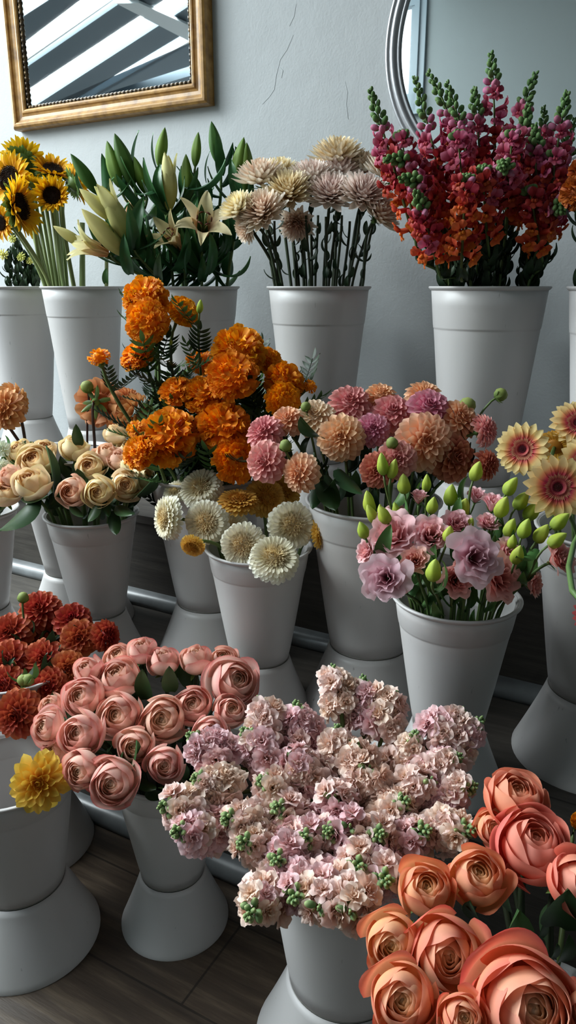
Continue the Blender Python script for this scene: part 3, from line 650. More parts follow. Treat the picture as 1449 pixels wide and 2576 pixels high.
def buckets():
    b = bucket
    b('foliage', 'tall', 42, 2.68, Z1, 'tall white bucket of leafy yellow sprigs, at the far end of the top step')
    b('sunflower', 'tall', 207, 2.48, Z1, 'tall white bucket holding the sunflowers', .262)
    b('lily', 'tall', 486, 2.24, Z1, 'tall white bucket holding the lilies, behind the marigolds')
    b('mum', 'tall', 802, 1.99, Z1, 'tall white bucket holding the pale chrysanthemums')
    b('snap', 'tall', 1231, 1.763, Z1, 'tall white bucket holding the red and pink snapdragons', .270)
    b('rust', 'tall', 1604, 1.55, Z1, 'tall white bucket of rust blooms, cut off at the edge of the photo')
    b('peachdahlia', 'large', 170, 1.87, Z2, 'large white bucket behind the cream roses, holding orange dahlias', .278)
    b('edge', 'medium', -75, 1.676, Z2, 'white bucket cut off by the left edge, beside the cream roses')
    b('cream', 'medium', 230, 1.65, Z2, 'white bucket holding the cream roses')
    b('marigold', 'large', 522, 1.655, Z2, 'large white bucket holding the orange marigolds, behind the white gerberas')
    b('dahlia', 'large', 940, 1.43, Z2, 'large white bucket holding the pink and peach dahlias')
    b('gerbera', 'medium', 650, 1.42, Z2, 'white bucket holding the white double gerberas')
    b('eustoma', 'medium', 1148, 1.168, Z2, 'white bucket holding the pink lisianthus')
    b('bicolor', 'large', 1548, 1.245, Z2, 'large white bucket holding the two-tone gerberas at the right edge')
    b('red', 'lowlarge', 26, 1.365, 0, 'white bucket holding the dark red dahlias, mostly hidden behind another')
    b('pink', 'small', 420, 1.157, 0, 'white bucket on the floor holding the pink roses')
    b('yellow', 'squat', 18, 1.118, 0, 'nearly empty white bucket with one yellow dahlia')
    b('stock', 'front', 880, .912, 0, 'white bucket in front holding the pale pink stocks')
    b('coral', 'medium', 1372, .63, 0, 'white bucket holding the coral roses nearest the camera')
# ------------------------------------------------------------------ planting
def bez(a, b, c, d, n):
    return [a * (1 - t) ** 3 + b * (3 * t * (1 - t) ** 2) + c * (3 * t * t * (1 - t)) + d * t ** 3 for t in (i / n for i in range(n + 1))]
def orient(d, spin=0., up=None):
    d = d.normalized()
    if up is None: return d.to_track_quat('Z', 'Y') @ Quaternion((0, 0, 1), spin)
    x = up.cross(d)
    if x.length < 1e-3: x = Vector((1, 0, 0)).cross(d)
    x.normalize(); y = d.cross(x)
    return Matrix((x, y, d)).transposed().to_quaternion() @ Quaternion((0, 0, 1), spin)
def put(name, me, root, loc, d, sc, spin=None, up=None, parent=None):
    o = bpy.data.objects.new(name, me); COL.objects.link(o); o.parent = root
    o.location = Vector(loc) - root.location; o.rotation_mode = 'QUATERNION'
    o.rotation_quaternion = orient(Vector(d), rng.uniform(0, 6.28) if spin is None else spin, up)
    o.scale = (sc, sc, sc) if not hasattr(sc, '__len__') else sc
    return o
def stem_path(b, B, f, spread=.72, low=.4, shift=0., curv=.32):
    C = b['C'] + Vector((shift, 0, 0)); h = Vector((B.x - C.x, B.y - C.y, 0)); L = h.length; hd = h / max(L, 1e-5)
    rim = C + hd * min(L * .8, b['R'] * spread) + Vector((rng.uniform(-.008, .008), rng.uniform(-.008, .008), 0)); rim.z = b['rz'] - .004
    bot = b['C'] + hd * min(L * .5, b['r'] * low); bot.z = b['wz'] + .01
    if B.z < rim.z + .015:                      # a head that hangs over the rim: the stem arches
        mid = rim.copy()
        pts = [bot.lerp(mid, i / 3) for i in range(3)] + bez(mid, mid + Vector((0, 0, .05)) + hd * .01, B - f * .03 + Vector((0, 0, .02)), B, 8)
    else:
        d = (B - rim).length
        pts = [bot.lerp(rim, i / 3) for i in range(3)] + bez(rim, rim + (rim - bot).normalized() * d * .35, B - f * d * curv, B, 8)
    return bot, rim, pts
def leaves(root, pts, i0, meshes_, n, size, droop=.3, name='leaf'):
    seg = pts[i0:-1]
    for j in range(n):
        p = seg[min(len(seg) - 1, int((j + rng.random()) / n * len(seg)))]
        a = rng.uniform(0, 6.28); d = Vector((math.cos(a), math.sin(a), rng.uniform(.1, 1.1)))
        put(name, rng.choice(meshes_), root, p, d, size * rng.uniform(.7, 1.2), up=Vector((0, 0, 1)), spin=math.pi / 2 + rng.uniform(-.4, .4))
def flower(key, name, cat, group, it, cfg):
    px, py, w, var, az, el, label = it[:7]; dD = it[7] if len(it) > 7 else 0.
    b = BK[key]; y0, D0, y1, D1 = cfg['D']
    D = D0 + (D1 - D0) * (py - y0) / (y1 - y0) + dD
    P, zc = pt(px, py, D); Rd = .5 * w * zc / F_PX * cfg.get('big', 1.)
    if az is None:
        c0 = b['C'].copy(); c0.z = b['rz'] - cfg.get('k', .12); f = (P - c0).normalized()
        f = (f + Vector((rng.uniform(-.15, .15), rng.uniform(-.15, .1), rng.uniform(-.1, .1))) + Vector(cfg.get('bias', (0, 0, 0)))).normalized()
    else: f = az_el(az, el)
    kk, idx = var if isinstance(var, tuple) else (cfg['mesh'], var)
    me = ME[kk][idx]
    B = P - f * (cfg['hb'] * Rd)
    bot, rim, pts = stem_path(b, B, f, cfg.get('spread', .72), .4, cfg.get('shift', 0.), cfg.get('curv', .32))
    root = empty(name, bot, label, cat, group)
    parts = me if isinstance(me, tuple) else (me,)
    sp = rng.uniform(0, 6.28)
    for nm, m in zip(cfg.get('parts', ('bloom',)), parts): put(nm, m, root, P, f, Rd, sp)
    if cfg.get('cal'): put('sepals', ME[cfg['cal']], root, B, f, Rd * cfg.get('calsc', 1.), sp)
    g = G(); loc = [p - bot for p in pts]; sr = cfg.get('sr', .0028); g.tube(loc, [sr * 1.1] * (len(loc) - 1) + [sr], 6); g.obj('stem', M[cfg.get('stem', 'stem')], root)
    if cfg.get('leaves'):
        ml, n, size = cfg['leaves']; leaves(root, pts, cfg.get('l0', 2), ME[ml], n, size)
    return root, pts, f
def bed(key, name, cat, group, cfg, items):
    for it in items: flower(key, name, cat, group, it, cfg)
def leaf_at(root, a, b_, mesh, width=1., up=(0, 0, 1), name='leaf'):
    """a leaf from pixel-derived point a to point b_"""
    d = b_ - a; put(name, mesh, root, a, d, d.length * 1.08, spin=math.pi / 2, up=Vector(up))
def free_leaf(key, root_name, label, A, B_, mesh, group=None):
    pass

def spike(key, name, cat, group, label, pts_px, fl, nfl, size, bud, nbud, bsize, stem='stem', tri=None, mixes=None, leaf=None, face=None, bl=.30, flo='floret'):
    """pts_px: [(px,py,D) tip, ..., lower]; florets sit between bl and 1 along it (tip = 0), buds above"""
    b = BK[key]; P = [pt(x, y, D)[0] for x, y, D in pts_px]
    low = P[-1]; C = b['C']; h = Vector((low.x - C.x, low.y - C.y, 0)); L = h.length; hd = h / max(L, 1e-5)
    rim = C + hd * min(L * .8, b['R'] * .75); rim.z = b['rz'] - .004
    bot = C + hd * min(L * .5, b['r'] * .4); bot.z = b['wz'] + .01
    root = empty(name, bot, label, cat, group)
    dirn = (P[-2] - low).normalized(); dl = (low - rim).length
    base = [bot.lerp(rim, i / 2) for i in range(2)] + bez(rim, rim + (rim - bot).normalized() * dl * .35 + Vector((0, 0, .02)), low - dirn * dl * .35, low, 6)
    top = list(reversed(P))
    if len(top) == 3: top = bez(top[0], top[0].lerp(top[1], .66), top[2].lerp(top[1], .66), top[2], 8)
    else: top = [top[0].lerp(top[1], i / 6) for i in range(7)]
    g = G(); path = base[:-1] + top; n = len(path); r0 = .0034 if cat != 'stock' else .0036
    g.tube([p - bot for p in path], [r0 * (1 - .6 * max(0, (i - n * .45) / (n * .55))) for i in range(n)], 6); g.obj('stem', M[stem], root)
    m = len(top) - 1
    def at(u):
        x = max(0, min(.9999, u)) * m; i = int(x); return top[i].lerp(top[i + 1], x - i), (top[i + 1] - top[i]).normalized()
    for j in range(nfl):
        u0 = .14 if cat == 'snapdragon' else 0.; u = u0 + (j + .5) / nfl * (1 - bl - u0); p, ax = at(u)
        a = j * GA + rng.uniform(-.3, .3)
        x = ax.cross(Vector((.2, .3, .93))).normalized() if abs(ax.z) < .98 else Vector((1, 0, 0)); y = ax.cross(x)
        out = x * math.cos(a) + y * math.sin(a)
        rel = u / max(.01, 1 - bl)
        d = (out + ax * (-.25 + .75 * rel) + Vector(face or (0, 0, 0))).normalized()
        mesh = fl(rel)
        sc = size * (1.05 - .3 * rel) * rng.uniform(.8, 1.15)
        put(flo, mesh, root, p + out * sc * (.95 if cat == 'snapdragon' else rng.uniform(.55, .95)), d, sc, spin=rng.uniform(-.6, .6) if cat == 'snapdragon' else None, up=ax if cat == 'snapdragon' else None)
    for j in range(nbud):
        u = 1 - bl + bl * (j + .4) / nbud * 1.0; p, ax = at(u); a = j * GA
        x = ax.cross(Vector((.2, .3, .93))).normalized(); y = ax.cross(x); out = x * math.cos(a) + y * math.sin(a)
        rel = j / max(1, nbud - 1)
        sc = bsize * (1.15 - .65 * rel)
        put('bud', bud(rel), root, p + out * sc * (.75 - .35 * rel), (out * (1 - .5 * rel) + ax * (.5 + rel)), sc)
    if leaf:
        ml, nl, ls = leaf; leaves(root, base, 2, ME[ml], nl, ls)
    return root
def thin_pane():
    n = N('clear_glazing'); a = n.add('ShaderNodeBsdfTransparent'); a.inputs[0].default_value = (.95, .97, .97, 1); b = n.add('ShaderNodeBsdfGlossy', _Roughness=.02)
    m = n.add('ShaderNodeMixShader'); m.inputs[0].default_value = .05; n.ln(a.outputs[0], m.inputs[1]); n.ln(b.outputs[0], m.inputs[2]); M['thin_pane'] = n.done(m.outputs[0])

def multi(key, name, cat, group, label, heads, D, cfg, jx=None):
    """one stem that forks into several blooms and buds"""
    b = BK[key]; hs = []
    for hd in heads:
        dd = hd[8] if len(hd) > 8 else 0.
        if hd[0] == 'open':
            _, mk, ix, px, py, w, az, el = hd[:8]; P, zc = pt(px, py, D + dd); Rd = .5 * w * zc / F_PX; f = az_el(az, el)
            hs.append((hd, P, P - f * cfg['hb'] * Rd, f, Rd))
        else:
            _, mk, ix, px, py, ln_, tilt, lean = hd[:8]; P, zc = pt(px, py, D + dd); l = ln_ * zc / F_PX
            d = Vector((math.sin(R_(tilt)), lean, math.cos(R_(tilt)))).normalized()
            hs.append((hd, P, P - d * l * .5, d, l))
    C = b['C']; c = sum((h[2] for h in hs), Vector()) / len(hs)
    h = Vector((c.x - C.x, c.y - C.y, 0)); L = h.length; hdv = h / max(L, 1e-5)
    rim = C + hdv * min(L * .8, b['R'] * .74); rim.z = b['rz'] - .004
    bot = C + hdv * min(L * .5, b['r'] * .4); bot.z = b['wz'] + .01
    root = empty(name, bot, label, cat, group)
    fk = cfg.get('fork', .55); J = rim.lerp(c, fk)
    if len(hs) == 1: J = rim.lerp(hs[0][2], .5)
    g = G(); sr = cfg.get('sr', .0026); st = [bot.lerp(rim, i / 3) for i in range(3)] + bez(rim, rim.lerp(J, .3) + Vector((0, 0, .01)), rim.lerp(J, .7), J, 5)
    h0 = min(hs, key=lambda h_: (h_[2] - J).length) if len(hs) > 1 else hs[0]
    main = bez(J, J + (J - rim) * .35, h0[2] - h0[3] * (h0[2] - J).length * .35, h0[2], 6)
    path = st + main[1:]
    g.tube([p - bot for p in path], [sr] * (len(path) - 1) + [sr * .8], 6); g.obj('stem', M[cfg['stem']], root)
    for hh in hs:
        hd, P, B, f, sc = hh
        if hh is not h0:
            g = G(); pp = bez(J, J + (J - rim).normalized() * (B - J).length * .4, B - f * (B - J).length * .35, B, 7)
            g.tube([p - bot for p in pp], sr * .8, 5); g.obj('side_stem', M[cfg['stem']], root)
        me = ME[hd[1]][hd[2]]
        if hd[0] == 'open':
            parts = me if isinstance(me, tuple) else (me,)
            sp = rng.uniform(0, 6.28)
            for nm, m in zip(cfg.get('parts', ('bloom',)), parts): put(nm, m, root, P, f, sc, sp)
            if cfg.get('cal'): put('sepals', ME[cfg['cal']], root, B, f, sc)
        else: put('bud', me, root, B, f, sc)
    if cfg.get('leaves'):
        ml, n, size = cfg['leaves']; leaves(root, path, 2, ME[ml], n, size)
    return root, path

def plant():
    # --- sunflowers
    c = dict(D=(400, 2.52, 520, 2.42), mesh='sun', big=1.17, hb=.34, parts=('petals', 'disc', 'sepals'), sr=.0062, stem='stem_pale', spread=.42, shift=-.055, curv=.16)
    bed('sunflower', 'sunflower', 'sunflower', 'sunflowers', c, [
        (60, 405, 108, 0, 172, 28, 'sunflower at the top of the bunch turned away, petals pointing up'),
        (24, 450, 128, 0, -25, 12, 'wide sunflower behind the front one, facing the left edge'),
        (133, 428, 100, 2, 30, 55, 'sunflower at the upper right of the bunch, opening upward'),
        (48, 520, 138, 2, 80, 6, 'largest sunflower in front, turned sideways with a dark brown disc', -.04),
        (131, 492, 92, 1, 8, 12, 'small sunflower facing the camera with petals cupped around its disc', -.06),
        (188, 462, 92, 2, 125, 20, 'sunflower facing away toward the lilies, showing green sepals'),
        (2, 560, 78, 0, -25, -5, 'lowest sunflower, half cut off by the left edge'),
        (88, 468, 70, 2, 150, 62, 'sunflower hidden among the others, mostly green sepals in view')])
    c = dict(D=(480, 2.5, 560, 2.45), mesh='sun', hb=.34, parts=('petals', 'disc', 'sepals'), sr=.0085, stem='stem_pale', spread=.85)
    for (px, py, lab) in ((207, 560, 'thick cut sunflower stalk standing beside the bunch'), (268, 600, 'thinner cut sunflower stalk standing under the open lily')):
        b = BK['sunflower']; B = pt(px, py, 2.46)[0]; bot = b['C'].copy(); bot.z = b['wz']; rim = pt(px, 716, 2.46)[0]
        r = empty('sunflower_stalk', bot, lab, 'stalk'); g = G(); pp = [Vector((0, 0, 0)), rim - bot, B - bot]; g.tube(pp, [.009, .0095, .008] if px < 250 else .006, 7); g.obj('stem', M['stem_pale'], r)
        leaves(r, [rim, rim.lerp(B, .5), B, B], 0, ME['l_mid'], 1, .05)
    for x in (72, 86, 100, 112, 126, 140, 150):
        b = BK['sunflower']; y = 498 + rng.uniform(-12, 12); D = 2.50 + rng.uniform(-.05, .05); B = pt(x, y, D)[0]; rim = pt(118 + (x - 72) * .65, 716, D)[0]; bot = b['C'] + (rim - b['C']) * .3; bot.z = b['wz']
        r = empty('sunflower_stalk', bot, 'straight pale sunflower stem in the bundle below the sunflower heads', 'stalk', 'sunflower stems'); g = G(); g.tube([Vector((0, 0, 0)), rim - bot, B - bot], .0062, 7); g.obj('stem', M['stem_pale'], r)
    # --- leafy sprigs at the far end
    sp = [(8, 640, 32), (52, 645, 30), (75, 655, 26), (30, 600, 26), (95, 690, 22)]
    sl = ['pale yellow flower sprig by the left edge under the sunflowers', 'pale yellow flower sprig with small leaves, behind the sunflower stems', 'small yellow-green sprig touching the sunflower stems', 'leafy sprig reaching up under the lowest sunflower', 'short leafy sprig at the bucket rim beside the sunflower bucket']
    for (px, py, w), lab in zip(sp, sl):
        flower('foliage', 'flower_sprig', 'sprig', 'yellow sprigs', (px, py, w, 0, rng.uniform(-60, 60), rng.uniform(0, 50), lab), dict(D=(600, 2.66, 690, 2.66), mesh='sprig', hb=.4, sr=.0035, stem='stem_dark', leaves=('l_dark', 26, .042), l0=3))
    # --- lilies
    c = dict(hb=.5, cal=None, stem='stem', sr=.0045, leaves=('l_lily', 13, .13), fork=.6, parts=('petals', 'stamens'))
    O, B = 'open', 'bud'
    L = [('lily stem with one dark green bud leaning away over the sunflowers', [(B, 'lbud', 0, 211, 437, 108, -32, -.1)], 2.22),
         ('lily stem with two big green buds and a blade-like leaf', [(B, 'lbud', 0, 312, 402, 128, -18, 0), (B, 'lbud', 1, 285, 412, 112, -14, .1), (B, 'lbud', 1, 352, 440, 90, -16, -.1)], 2.26),
         ('lily stem with a lime bud above a pale splitting bud', [(B, 'lbud', 1, 407, 368, 92, 12, .1), (B, 'lbud', 2, 425, 460, 128, 2, -.05, -.06)], 2.22),
         ('lily stem with one plump upright green bud beside the pale one', [(B, 'lbud', 1, 495, 375, 80, 8, 0), (B, 'lbud', 1, 470, 448, 112, 0, 0)], 2.24),
         ('tallest lily stem, with a single pointed dark bud', [(B, 'lbud', 0, 542, 360, 102, -10, 0)], 2.28),
         ('lily stem with a pair of striped buds beside the chrysanthemums', [(B, 'lbud', 1, 603, 404, 112, 12, .05), (B, 'lbud', 1, 620, 422, 116, 2, -.1)], 2.22),
         ('lily stem with clustered cream buds opening over the bucket front', [(B, 'lbud', 2, 295, 545, 158, -24, -.15), (B, 'lbud', 3, 245, 515, 112, -48, -.1), (B, 'lbud', 3, 262, 585, 150, -42, -.2, -.02)], 2.08),
         ('lily stem with an open peach lily in profile facing the sunflowers', [(O, 'lily', 1, 232, 624, 150, -72, 18), (B, 'lbud', 3, 172, 592, 84, -58, -.1, .04)], 2.10),
         ('lily with a wide open cream flower facing the camera, dark stigma', [(O, 'lily', 0, 512, 568, 178, 12, 32)], 2.12),
         ('half open lily behind the wide one, tinged pink inside', [(O, 'lily', 1, 438, 602, 150, -32, 30)], 2.14),
         ('lily stem with a cream flower seen from behind among dark leaves', [(O, 'lily', 1, 330, 520, 86, 160, 40), (B, 'lbud', 1, 575, 570, 90, 6, 0)], 2.3)]
    for lab, hd, D in L:
        r, path = multi('lily', 'lily', 'lily', 'lilies', lab, hd, D, c)
    lr = [o for o in bpy.data.objects if o.name.startswith('lily') and o.parent is None]
    for i, (x0, y0, x1, y1, m, D, D2) in enumerate(((470, 470, 578, 500, 1, 2.18, 2.12), (380, 690, 262, 650, 1, 2.14, 2.05), (560, 690, 638, 715, 1, 2.15, 2.1), (395, 470, 350, 510, 2, 2.18, 2.1), (355, 520, 385, 600, 1, 2.2, 2.12), (270, 520, 270, 400, 2, 2.3, 2.32),
                                              (398, 430, 366, 345, 2, 2.24, 2.24), (340, 450, 322, 335, 2, 2.3, 2.3), (520, 460, 510, 385, 2, 2.3, 2.3), (560, 420, 590, 385, 0, 2.32, 2.25), (430, 680, 500, 650, 1, 2.15, 2.05), (390, 640, 330, 600, 1, 2.15, 2.08), (470, 690, 460, 600, 2, 2.1, 2.1), (410, 560, 400, 470, 1, 2.25, 2.15), (500, 540, 560, 490, 1, 2.25, 2.2), (560, 640, 600, 580, 1, 2.2, 2.15), (330, 690, 300, 640, 1, 2.1, 2.0), (520, 690, 560, 620, 1, 2.12, 2.05), (300, 480, 340, 430, 1, 2.3, 2.25))):
        a, b_ = pt(x0, y0, D)[0], pt(x1, y1, D2)[0]
        root = min(lr, key=lambda o: (Vector((o.location.x, o.location.y, 0)) - Vector((a.x, a.y, 0))).length + rng.random() * .05)
        leaf_at(root, a, b_, ME['l_lily'][m])
    # --- chrysanthemums
    c = dict(D=(395, 2.08, 550, 1.89), mesh='mum', big=1.16, hb=.32, cal='cal_mum', sr=.0036, stem='stem_dark', leaves=('l_dark', 4, .035), spread=.8, l0=4)
    bed('mum', 'chrysanthemum', 'chrysanthemum', 'pale chrysanthemums', c, [
        (602, 528, 92, 2, -55, 53, 'pale chrysanthemum sticking out lowest toward the lilies'),
        (660, 538, 112, 0, -22, 43, 'cream chrysanthemum drooping at the lower left front of the dome'),
        (655, 452, 112, 0, -30, 76, 'peach-centred chrysanthemum on the shoulder nearest the lilies'),
        (705, 440, 95, 2, -10, 76, 'chrysanthemum at the back of the dome above the golden-centred one', .06),
        (726, 490, 118, 2, -8, 50, 'chrysanthemum with a golden centre facing the camera'),
        (782, 452, 105, 1, 0, 73, 'pink-tinged chrysanthemum in the middle of the dome'),
        (830, 494, 116, 1, 2, 50, 'front chrysanthemum with a dark mauve centre, middle of three in the low row'),
        (912, 496, 118, 1, 14, 48, 'front chrysanthemum with dusky centre, beside the snapdragons', -.02),
        (852, 436, 100, 1, 10, 76, 'mauve chrysanthemum behind the two dusky front ones', .03),
        (850, 398, 116, 2, 0, 76, 'topmost pale yellow chrysanthemum at the back'),
        (918, 425, 92, 0, 20, 76, 'cream chrysanthemum in the back row next to the topmost yellow one', .04),
        (978, 444, 112, 3, 42, 60, 'cream chrysanthemum in profile, its side against the snapdragons'),
        (952, 542, 96, 3, 55, 44, 'lowest chrysanthemum on the snapdragon side, shaded', .03),
        (978, 408, 80, 2, 25, 76, 'yellowish chrysanthemum half hidden beside the red snapdragons', .05),
        (748, 560, 78, 3, -10, -35, 'brownish chrysanthemum hanging in shade under the dome', .08),
        (622, 575, 62, 3, -60, -20, 'shaded chrysanthemum hanging under the lowest pale one', .05)])
    for k, x in enumerate((690, 735, 770, 800, 845, 880, 905, 760, 820, 860)):
        b = BK['mum']; top = pt(x, 545 + rng.uniform(-12, 12), 1.96 + rng.uniform(-.04, .08))[0]; bot, rim, pts = stem_path(b, top, Vector((0, 0, 1)), .85)
        r = empty('chrysanthemum_stalk', bot, 'dark leafy stem standing among the chrysanthemum stems under the dome', 'stalk', 'chrysanthemum stalks'); g = G(); g.tube([p - bot for p in pts], .0034, 6); g.obj('stem', M['stem_dark'], r)
        leaves(r, pts, 3, ME['l_dark'], 4, .035)
    # --- snapdragons
    S = ME['snap']
    def fl(sh):
        return lambda rel: rng.choice(S[0 if rel > .74 + sh else 1 if rel > .30 + sh else 2]) if rng.random() > .12 else rng.choice(S[rng.choice((0, 1))])
    sbud = lambda rel: ME['sbud'][1 if rel < .2 else 0]
    sd = [([(930, 222, 1.72), (965, 330, 1.72), (1030, 560, 1.72)], .0, .42, 'snapdragon spike leaning farthest out over the chrysanthemums, green tip against the wall'),
          ([(1042, 190, 1.80), (1085, 330, 1.80), (1130, 560, 1.78)], .05, .45, 'snapdragon with a long green tip overlapping the round mirror frame'),
          ([(1075, 178, 1.84), (1150, 290, 1.82), (1190, 540, 1.8)], .05, .42, 'snapdragon whose curved green tip starts just inside the mirror'),
          ([(1122, 205, 1.76), (1175, 330, 1.76), (1200, 570, 1.76)], .0, .40, 'snapdragon with a stout green tip in front of the mirror'),
          ([(1193, 218, 1.80), (1200, 330, 1.80), (1225, 560, 1.78)], .0, .34, 'snapdragon with a small green tip between the stout one and the tallest'),
          ([(1235, 130, 1.82), (1248, 260, 1.82), (1245, 540, 1.80)], -.1, .30, 'tallest snapdragon spike, pink buds under its tip'),
          ([(1350, 180, 1.80), (1292, 300, 1.80), (1270, 560, 1.78)], .0, .36, 'snapdragon spike bending to the right high above the bunch, beside the frosty tip'),
          ([(1330, 260, 1.76), (1312, 360, 1.76), (1290, 570, 1.74)], .0, .34, 'snapdragon with a frosty green tip right of the tallest spike'),
          ([(1427, 228, 1.74), (1405, 340, 1.76), (1370, 580, 1.76)], .0, .34, 'snapdragon with a slim tip rising near the right edge of the photo'),
          ([(1003, 452, 1.62), (1075, 425, 1.64), (1110, 600, 1.68)], .1, .40, 'snapdragon with a bright green tip pointing sideways at the chrysanthemums'),
          ([(965, 402, 1.66), (1060, 375, 1.68), (1100, 560, 1.72)], .05, .36, 'snapdragon bent sideways just above the bright green one'),
          ([(1262, 418, 1.56), (1285, 400, 1.62), (1275, 560, 1.70)], -.05, .3, 'snapdragon whose pale green tip points at the camera in the middle of the bunch'),
          ([(1345, 312, 1.72), (1355, 420, 1.72), (1340, 600, 1.72)], .1, .3, 'snapdragon with a dark green tip below the slim right one'),
          ([(1418, 535, 1.58), (1385, 480, 1.62), (1360, 600, 1.70)], .05, .32, 'snapdragon nodding forward with a pale tip over the rim at the right'),
          ([(1045, 478, 1.60), (1070, 540, 1.62), (1105, 690, 1.66)], .25, .36, 'snapdragon with few flowers and a bare stem at the front left of the bucket'),
          ([(1175, 440, 1.58), (1165, 540, 1.60), (1160, 700, 1.64)], .45, .06, 'snapdragon with orange flowers hanging lowest, down to the bucket rim'),
          ([(1215, 420, 1.60), (1215, 500, 1.62), (1230, 640, 1.66)], .4, .05, 'orange-red snapdragon at the centre front of the bunch'),
          ([(1330, 470, 1.62), (1345, 540, 1.62), (1365, 660, 1.66)], .3, .08, 'orange-red snapdragon hanging low at the right front'),
          ([(1010, 330, 1.70), (1020, 430, 1.70), (1050, 640, 1.72)], .15, .06, 'red snapdragon at the left behind the sideways tips'),
          ([(1150, 330, 1.68), (1160, 420, 1.68), (1175, 600, 1.70)], -.1, .08, 'pink snapdragon in the middle of the bunch above the orange flowers'),
          ([(1395, 380, 1.70), (1395, 460, 1.70), (1375, 640, 1.72)], .0, .05, 'magenta snapdragon crowding the right side beside the rust blooms'),
          ([(1085, 420, 1.78), (1090, 500, 1.78), (1110, 660, 1.76)], .2, .03, 'deep red snapdragon in shade behind the bare front stem'),
          ([(1290, 330, 1.70), (1280, 430, 1.70), (1270, 620, 1.72)], .0, .05, 'crimson snapdragon under the frosty green tip')]
    for pts, sh, bl, lab in sd:
        spike('snap', 'snapdragon', 'snapdragon', 'snapdragons', lab, pts, fl(sh), 17, .031, sbud, int(10 + bl * 28), .0185, stem='stem', leaf=('l_dark', 16, .042), face=(0, -.25, 0), bl=bl)
    # --- rust blooms at the right edge
    c = dict(D=(400, 1.55, 600, 1.55), mesh='marigold_dark', hb=.5, sr=.004, stem='stem_dark', leaves=('l_dark', 14, .05), cal='cal_mari')
    bed('rust', 'marigold', 'marigold', 'rust blooms', c, [
        (1452, 485, 92, 0, -30, 30, 'dark rust-coloured bloom cut by the right edge beside the snapdragons', -.06),
        (1470, 430, 80, 0, -20, 40, 'dark rust-coloured bloom above, mostly outside the right edge')])
    # --- marigolds
    c = dict(D=(750, 1.69, 1155, 1.50), mesh='marigold', big=1.1, hb=.62, cal='cal_mari', calsc=.9, sr=.0036, stem='stem', leaves=('l_fern', 6, .085), l0=3, spread=.8, k=.2)
    bed('marigold', 'marigold', 'marigold', 'orange marigolds', c, [
        (366, 752, 112, 0, -10, 45, 'topmost marigold, large and round, against the lily bucket'),
        (371, 810, 106, 1, -5, 12, 'marigold directly under the topmost one, facing the camera', -.05),
        (460, 784, 80, 1, 45, 40, 'marigold tucked at the right of the top pair'),
        (346, 896, 84, 1, -40, 50, 'marigold on its own stem below the top pair, in profile'),
        (250, 899, 56, 2, -20, 72, 'small single marigold on a long bent stem, farthest out'),
        (600, 886, 134, 0, 8, 52, 'broad marigold at the upper right of the bunch'),
        (678, 912, 78, 1, 60, 35, 'marigold half hidden right of the broad one', .05),
        (585, 946, 126, 1, 0, 38, 'flattened marigold just below the broad one', -.04),
        (716, 962, 102, 0, 35, 40, 'marigold near the pink dahlias, upper of two stacked'),
        (712, 1008, 90, 1, 30, 12, 'marigold near the pink dahlias, lower of two stacked', -.03),
        (445, 985, 84, 1, -12, 55, 'lighter orange marigold joined to the left of a darker one'),
        (508, 994, 98, 0, 5, 45, 'marigold in the middle of the bunch, darker of a joined pair'),
        (505, 912, 74, 2, 10, 60, 'dark shaded marigold deep in the middle', .1),
        (425, 1100, 150, 0, -15, 38, 'biggest marigold, low in front over the cream roses'),
        (352, 1136, 92, 1, -40, 25, 'deep orange marigold left of the biggest one, touching the roses', -.02),
        (560, 1072, 132, 0, 8, 40, 'marigold right of the biggest one, in shade'),
        (594, 1158, 112, 1, 20, 8, 'lowest marigold, just above the white gerberas'),
        (598, 1120, 108, 0, 25, 30, 'marigold stacked behind the lowest one', .04),
        (340, 1080, 46, 2, -30, 30, 'small ragged marigold between an orange dahlia and the biggest marigold', -.02),
        (780, 972, 36, 2, 50, 35, 'tiny marigold at the far right of the bunch')])
    multi('marigold', 'marigold', 'marigold', 'orange marigolds', 'thin marigold stem with only a closed green bud, right of the top flowers', [('bud', 'ebud', 1, 503, 770, 34, 8, 0)], 1.66, dict(hb=.5, stem='stem', sr=.003, leaves=('l_fern', 8, .075)))
    for x, y, lab in ((430, 860, 'feathery marigold foliage stem in the upper middle of the bunch'), (640, 1010, 'feathery marigold foliage stem right of the joined pair'), (490, 1160, 'feathery foliage stem below the biggest marigold'), (395, 1195, 'feathery foliage stem low over the cream roses')):
        multi('marigold', 'marigold_foliage', 'foliage', 'marigold foliage', lab, [('bud', 'ebud', 1, x, y, 16, 4, 0)], 1.62, dict(hb=.5, stem='stem_dark', sr=.003, leaves=('l_fern', 22, .085)))
    # --- orange dahlias behind the cream roses
    c = dict(D=(950, 1.9, 1070, 1.84), mesh='d_orange', big=1.25, hb=.42, cal='cal_dahlia', sr=.0036, stem='stem_brown', spread=.85, k=.2)
    bed('peachdahlia', 'dahlia', 'dahlia', 'orange dahlias', c, [
        (12, 1030, 96, 0, -30, 15, 'orange dahlia cut by the left edge, in front of its neighbour', -.05),
        (36, 1010, 92, 1, 130, 5, 'orange dahlia at the left edge turned away, green back showing'),
        (252, 1013, 112, 1, 172, -12, 'orange dahlia seen from behind with a dark green centre'),
        (346, 1040, 104, 0, 55, 28, 'pinkish orange dahlia nearest the marigolds'),
        (322, 1010, 86, 0, 80, 55, 'orange dahlia behind the pinkish one', .05),
        (305, 1070, 70, 1, 10, -10, 'orange dahlia peeping out just above the cream roses')])
    multi('peachdahlia', 'dahlia', 'dahlia', 'orange dahlias', 'dahlia stem with one closed pale green bud on a dark stalk', [('bud', 'dbud', 0, 214, 957, 34, -12, -.1)], 1.85, dict(hb=.5, stem='stem_brown', sr=.003, leaves=('l_dark', 1, .04)))
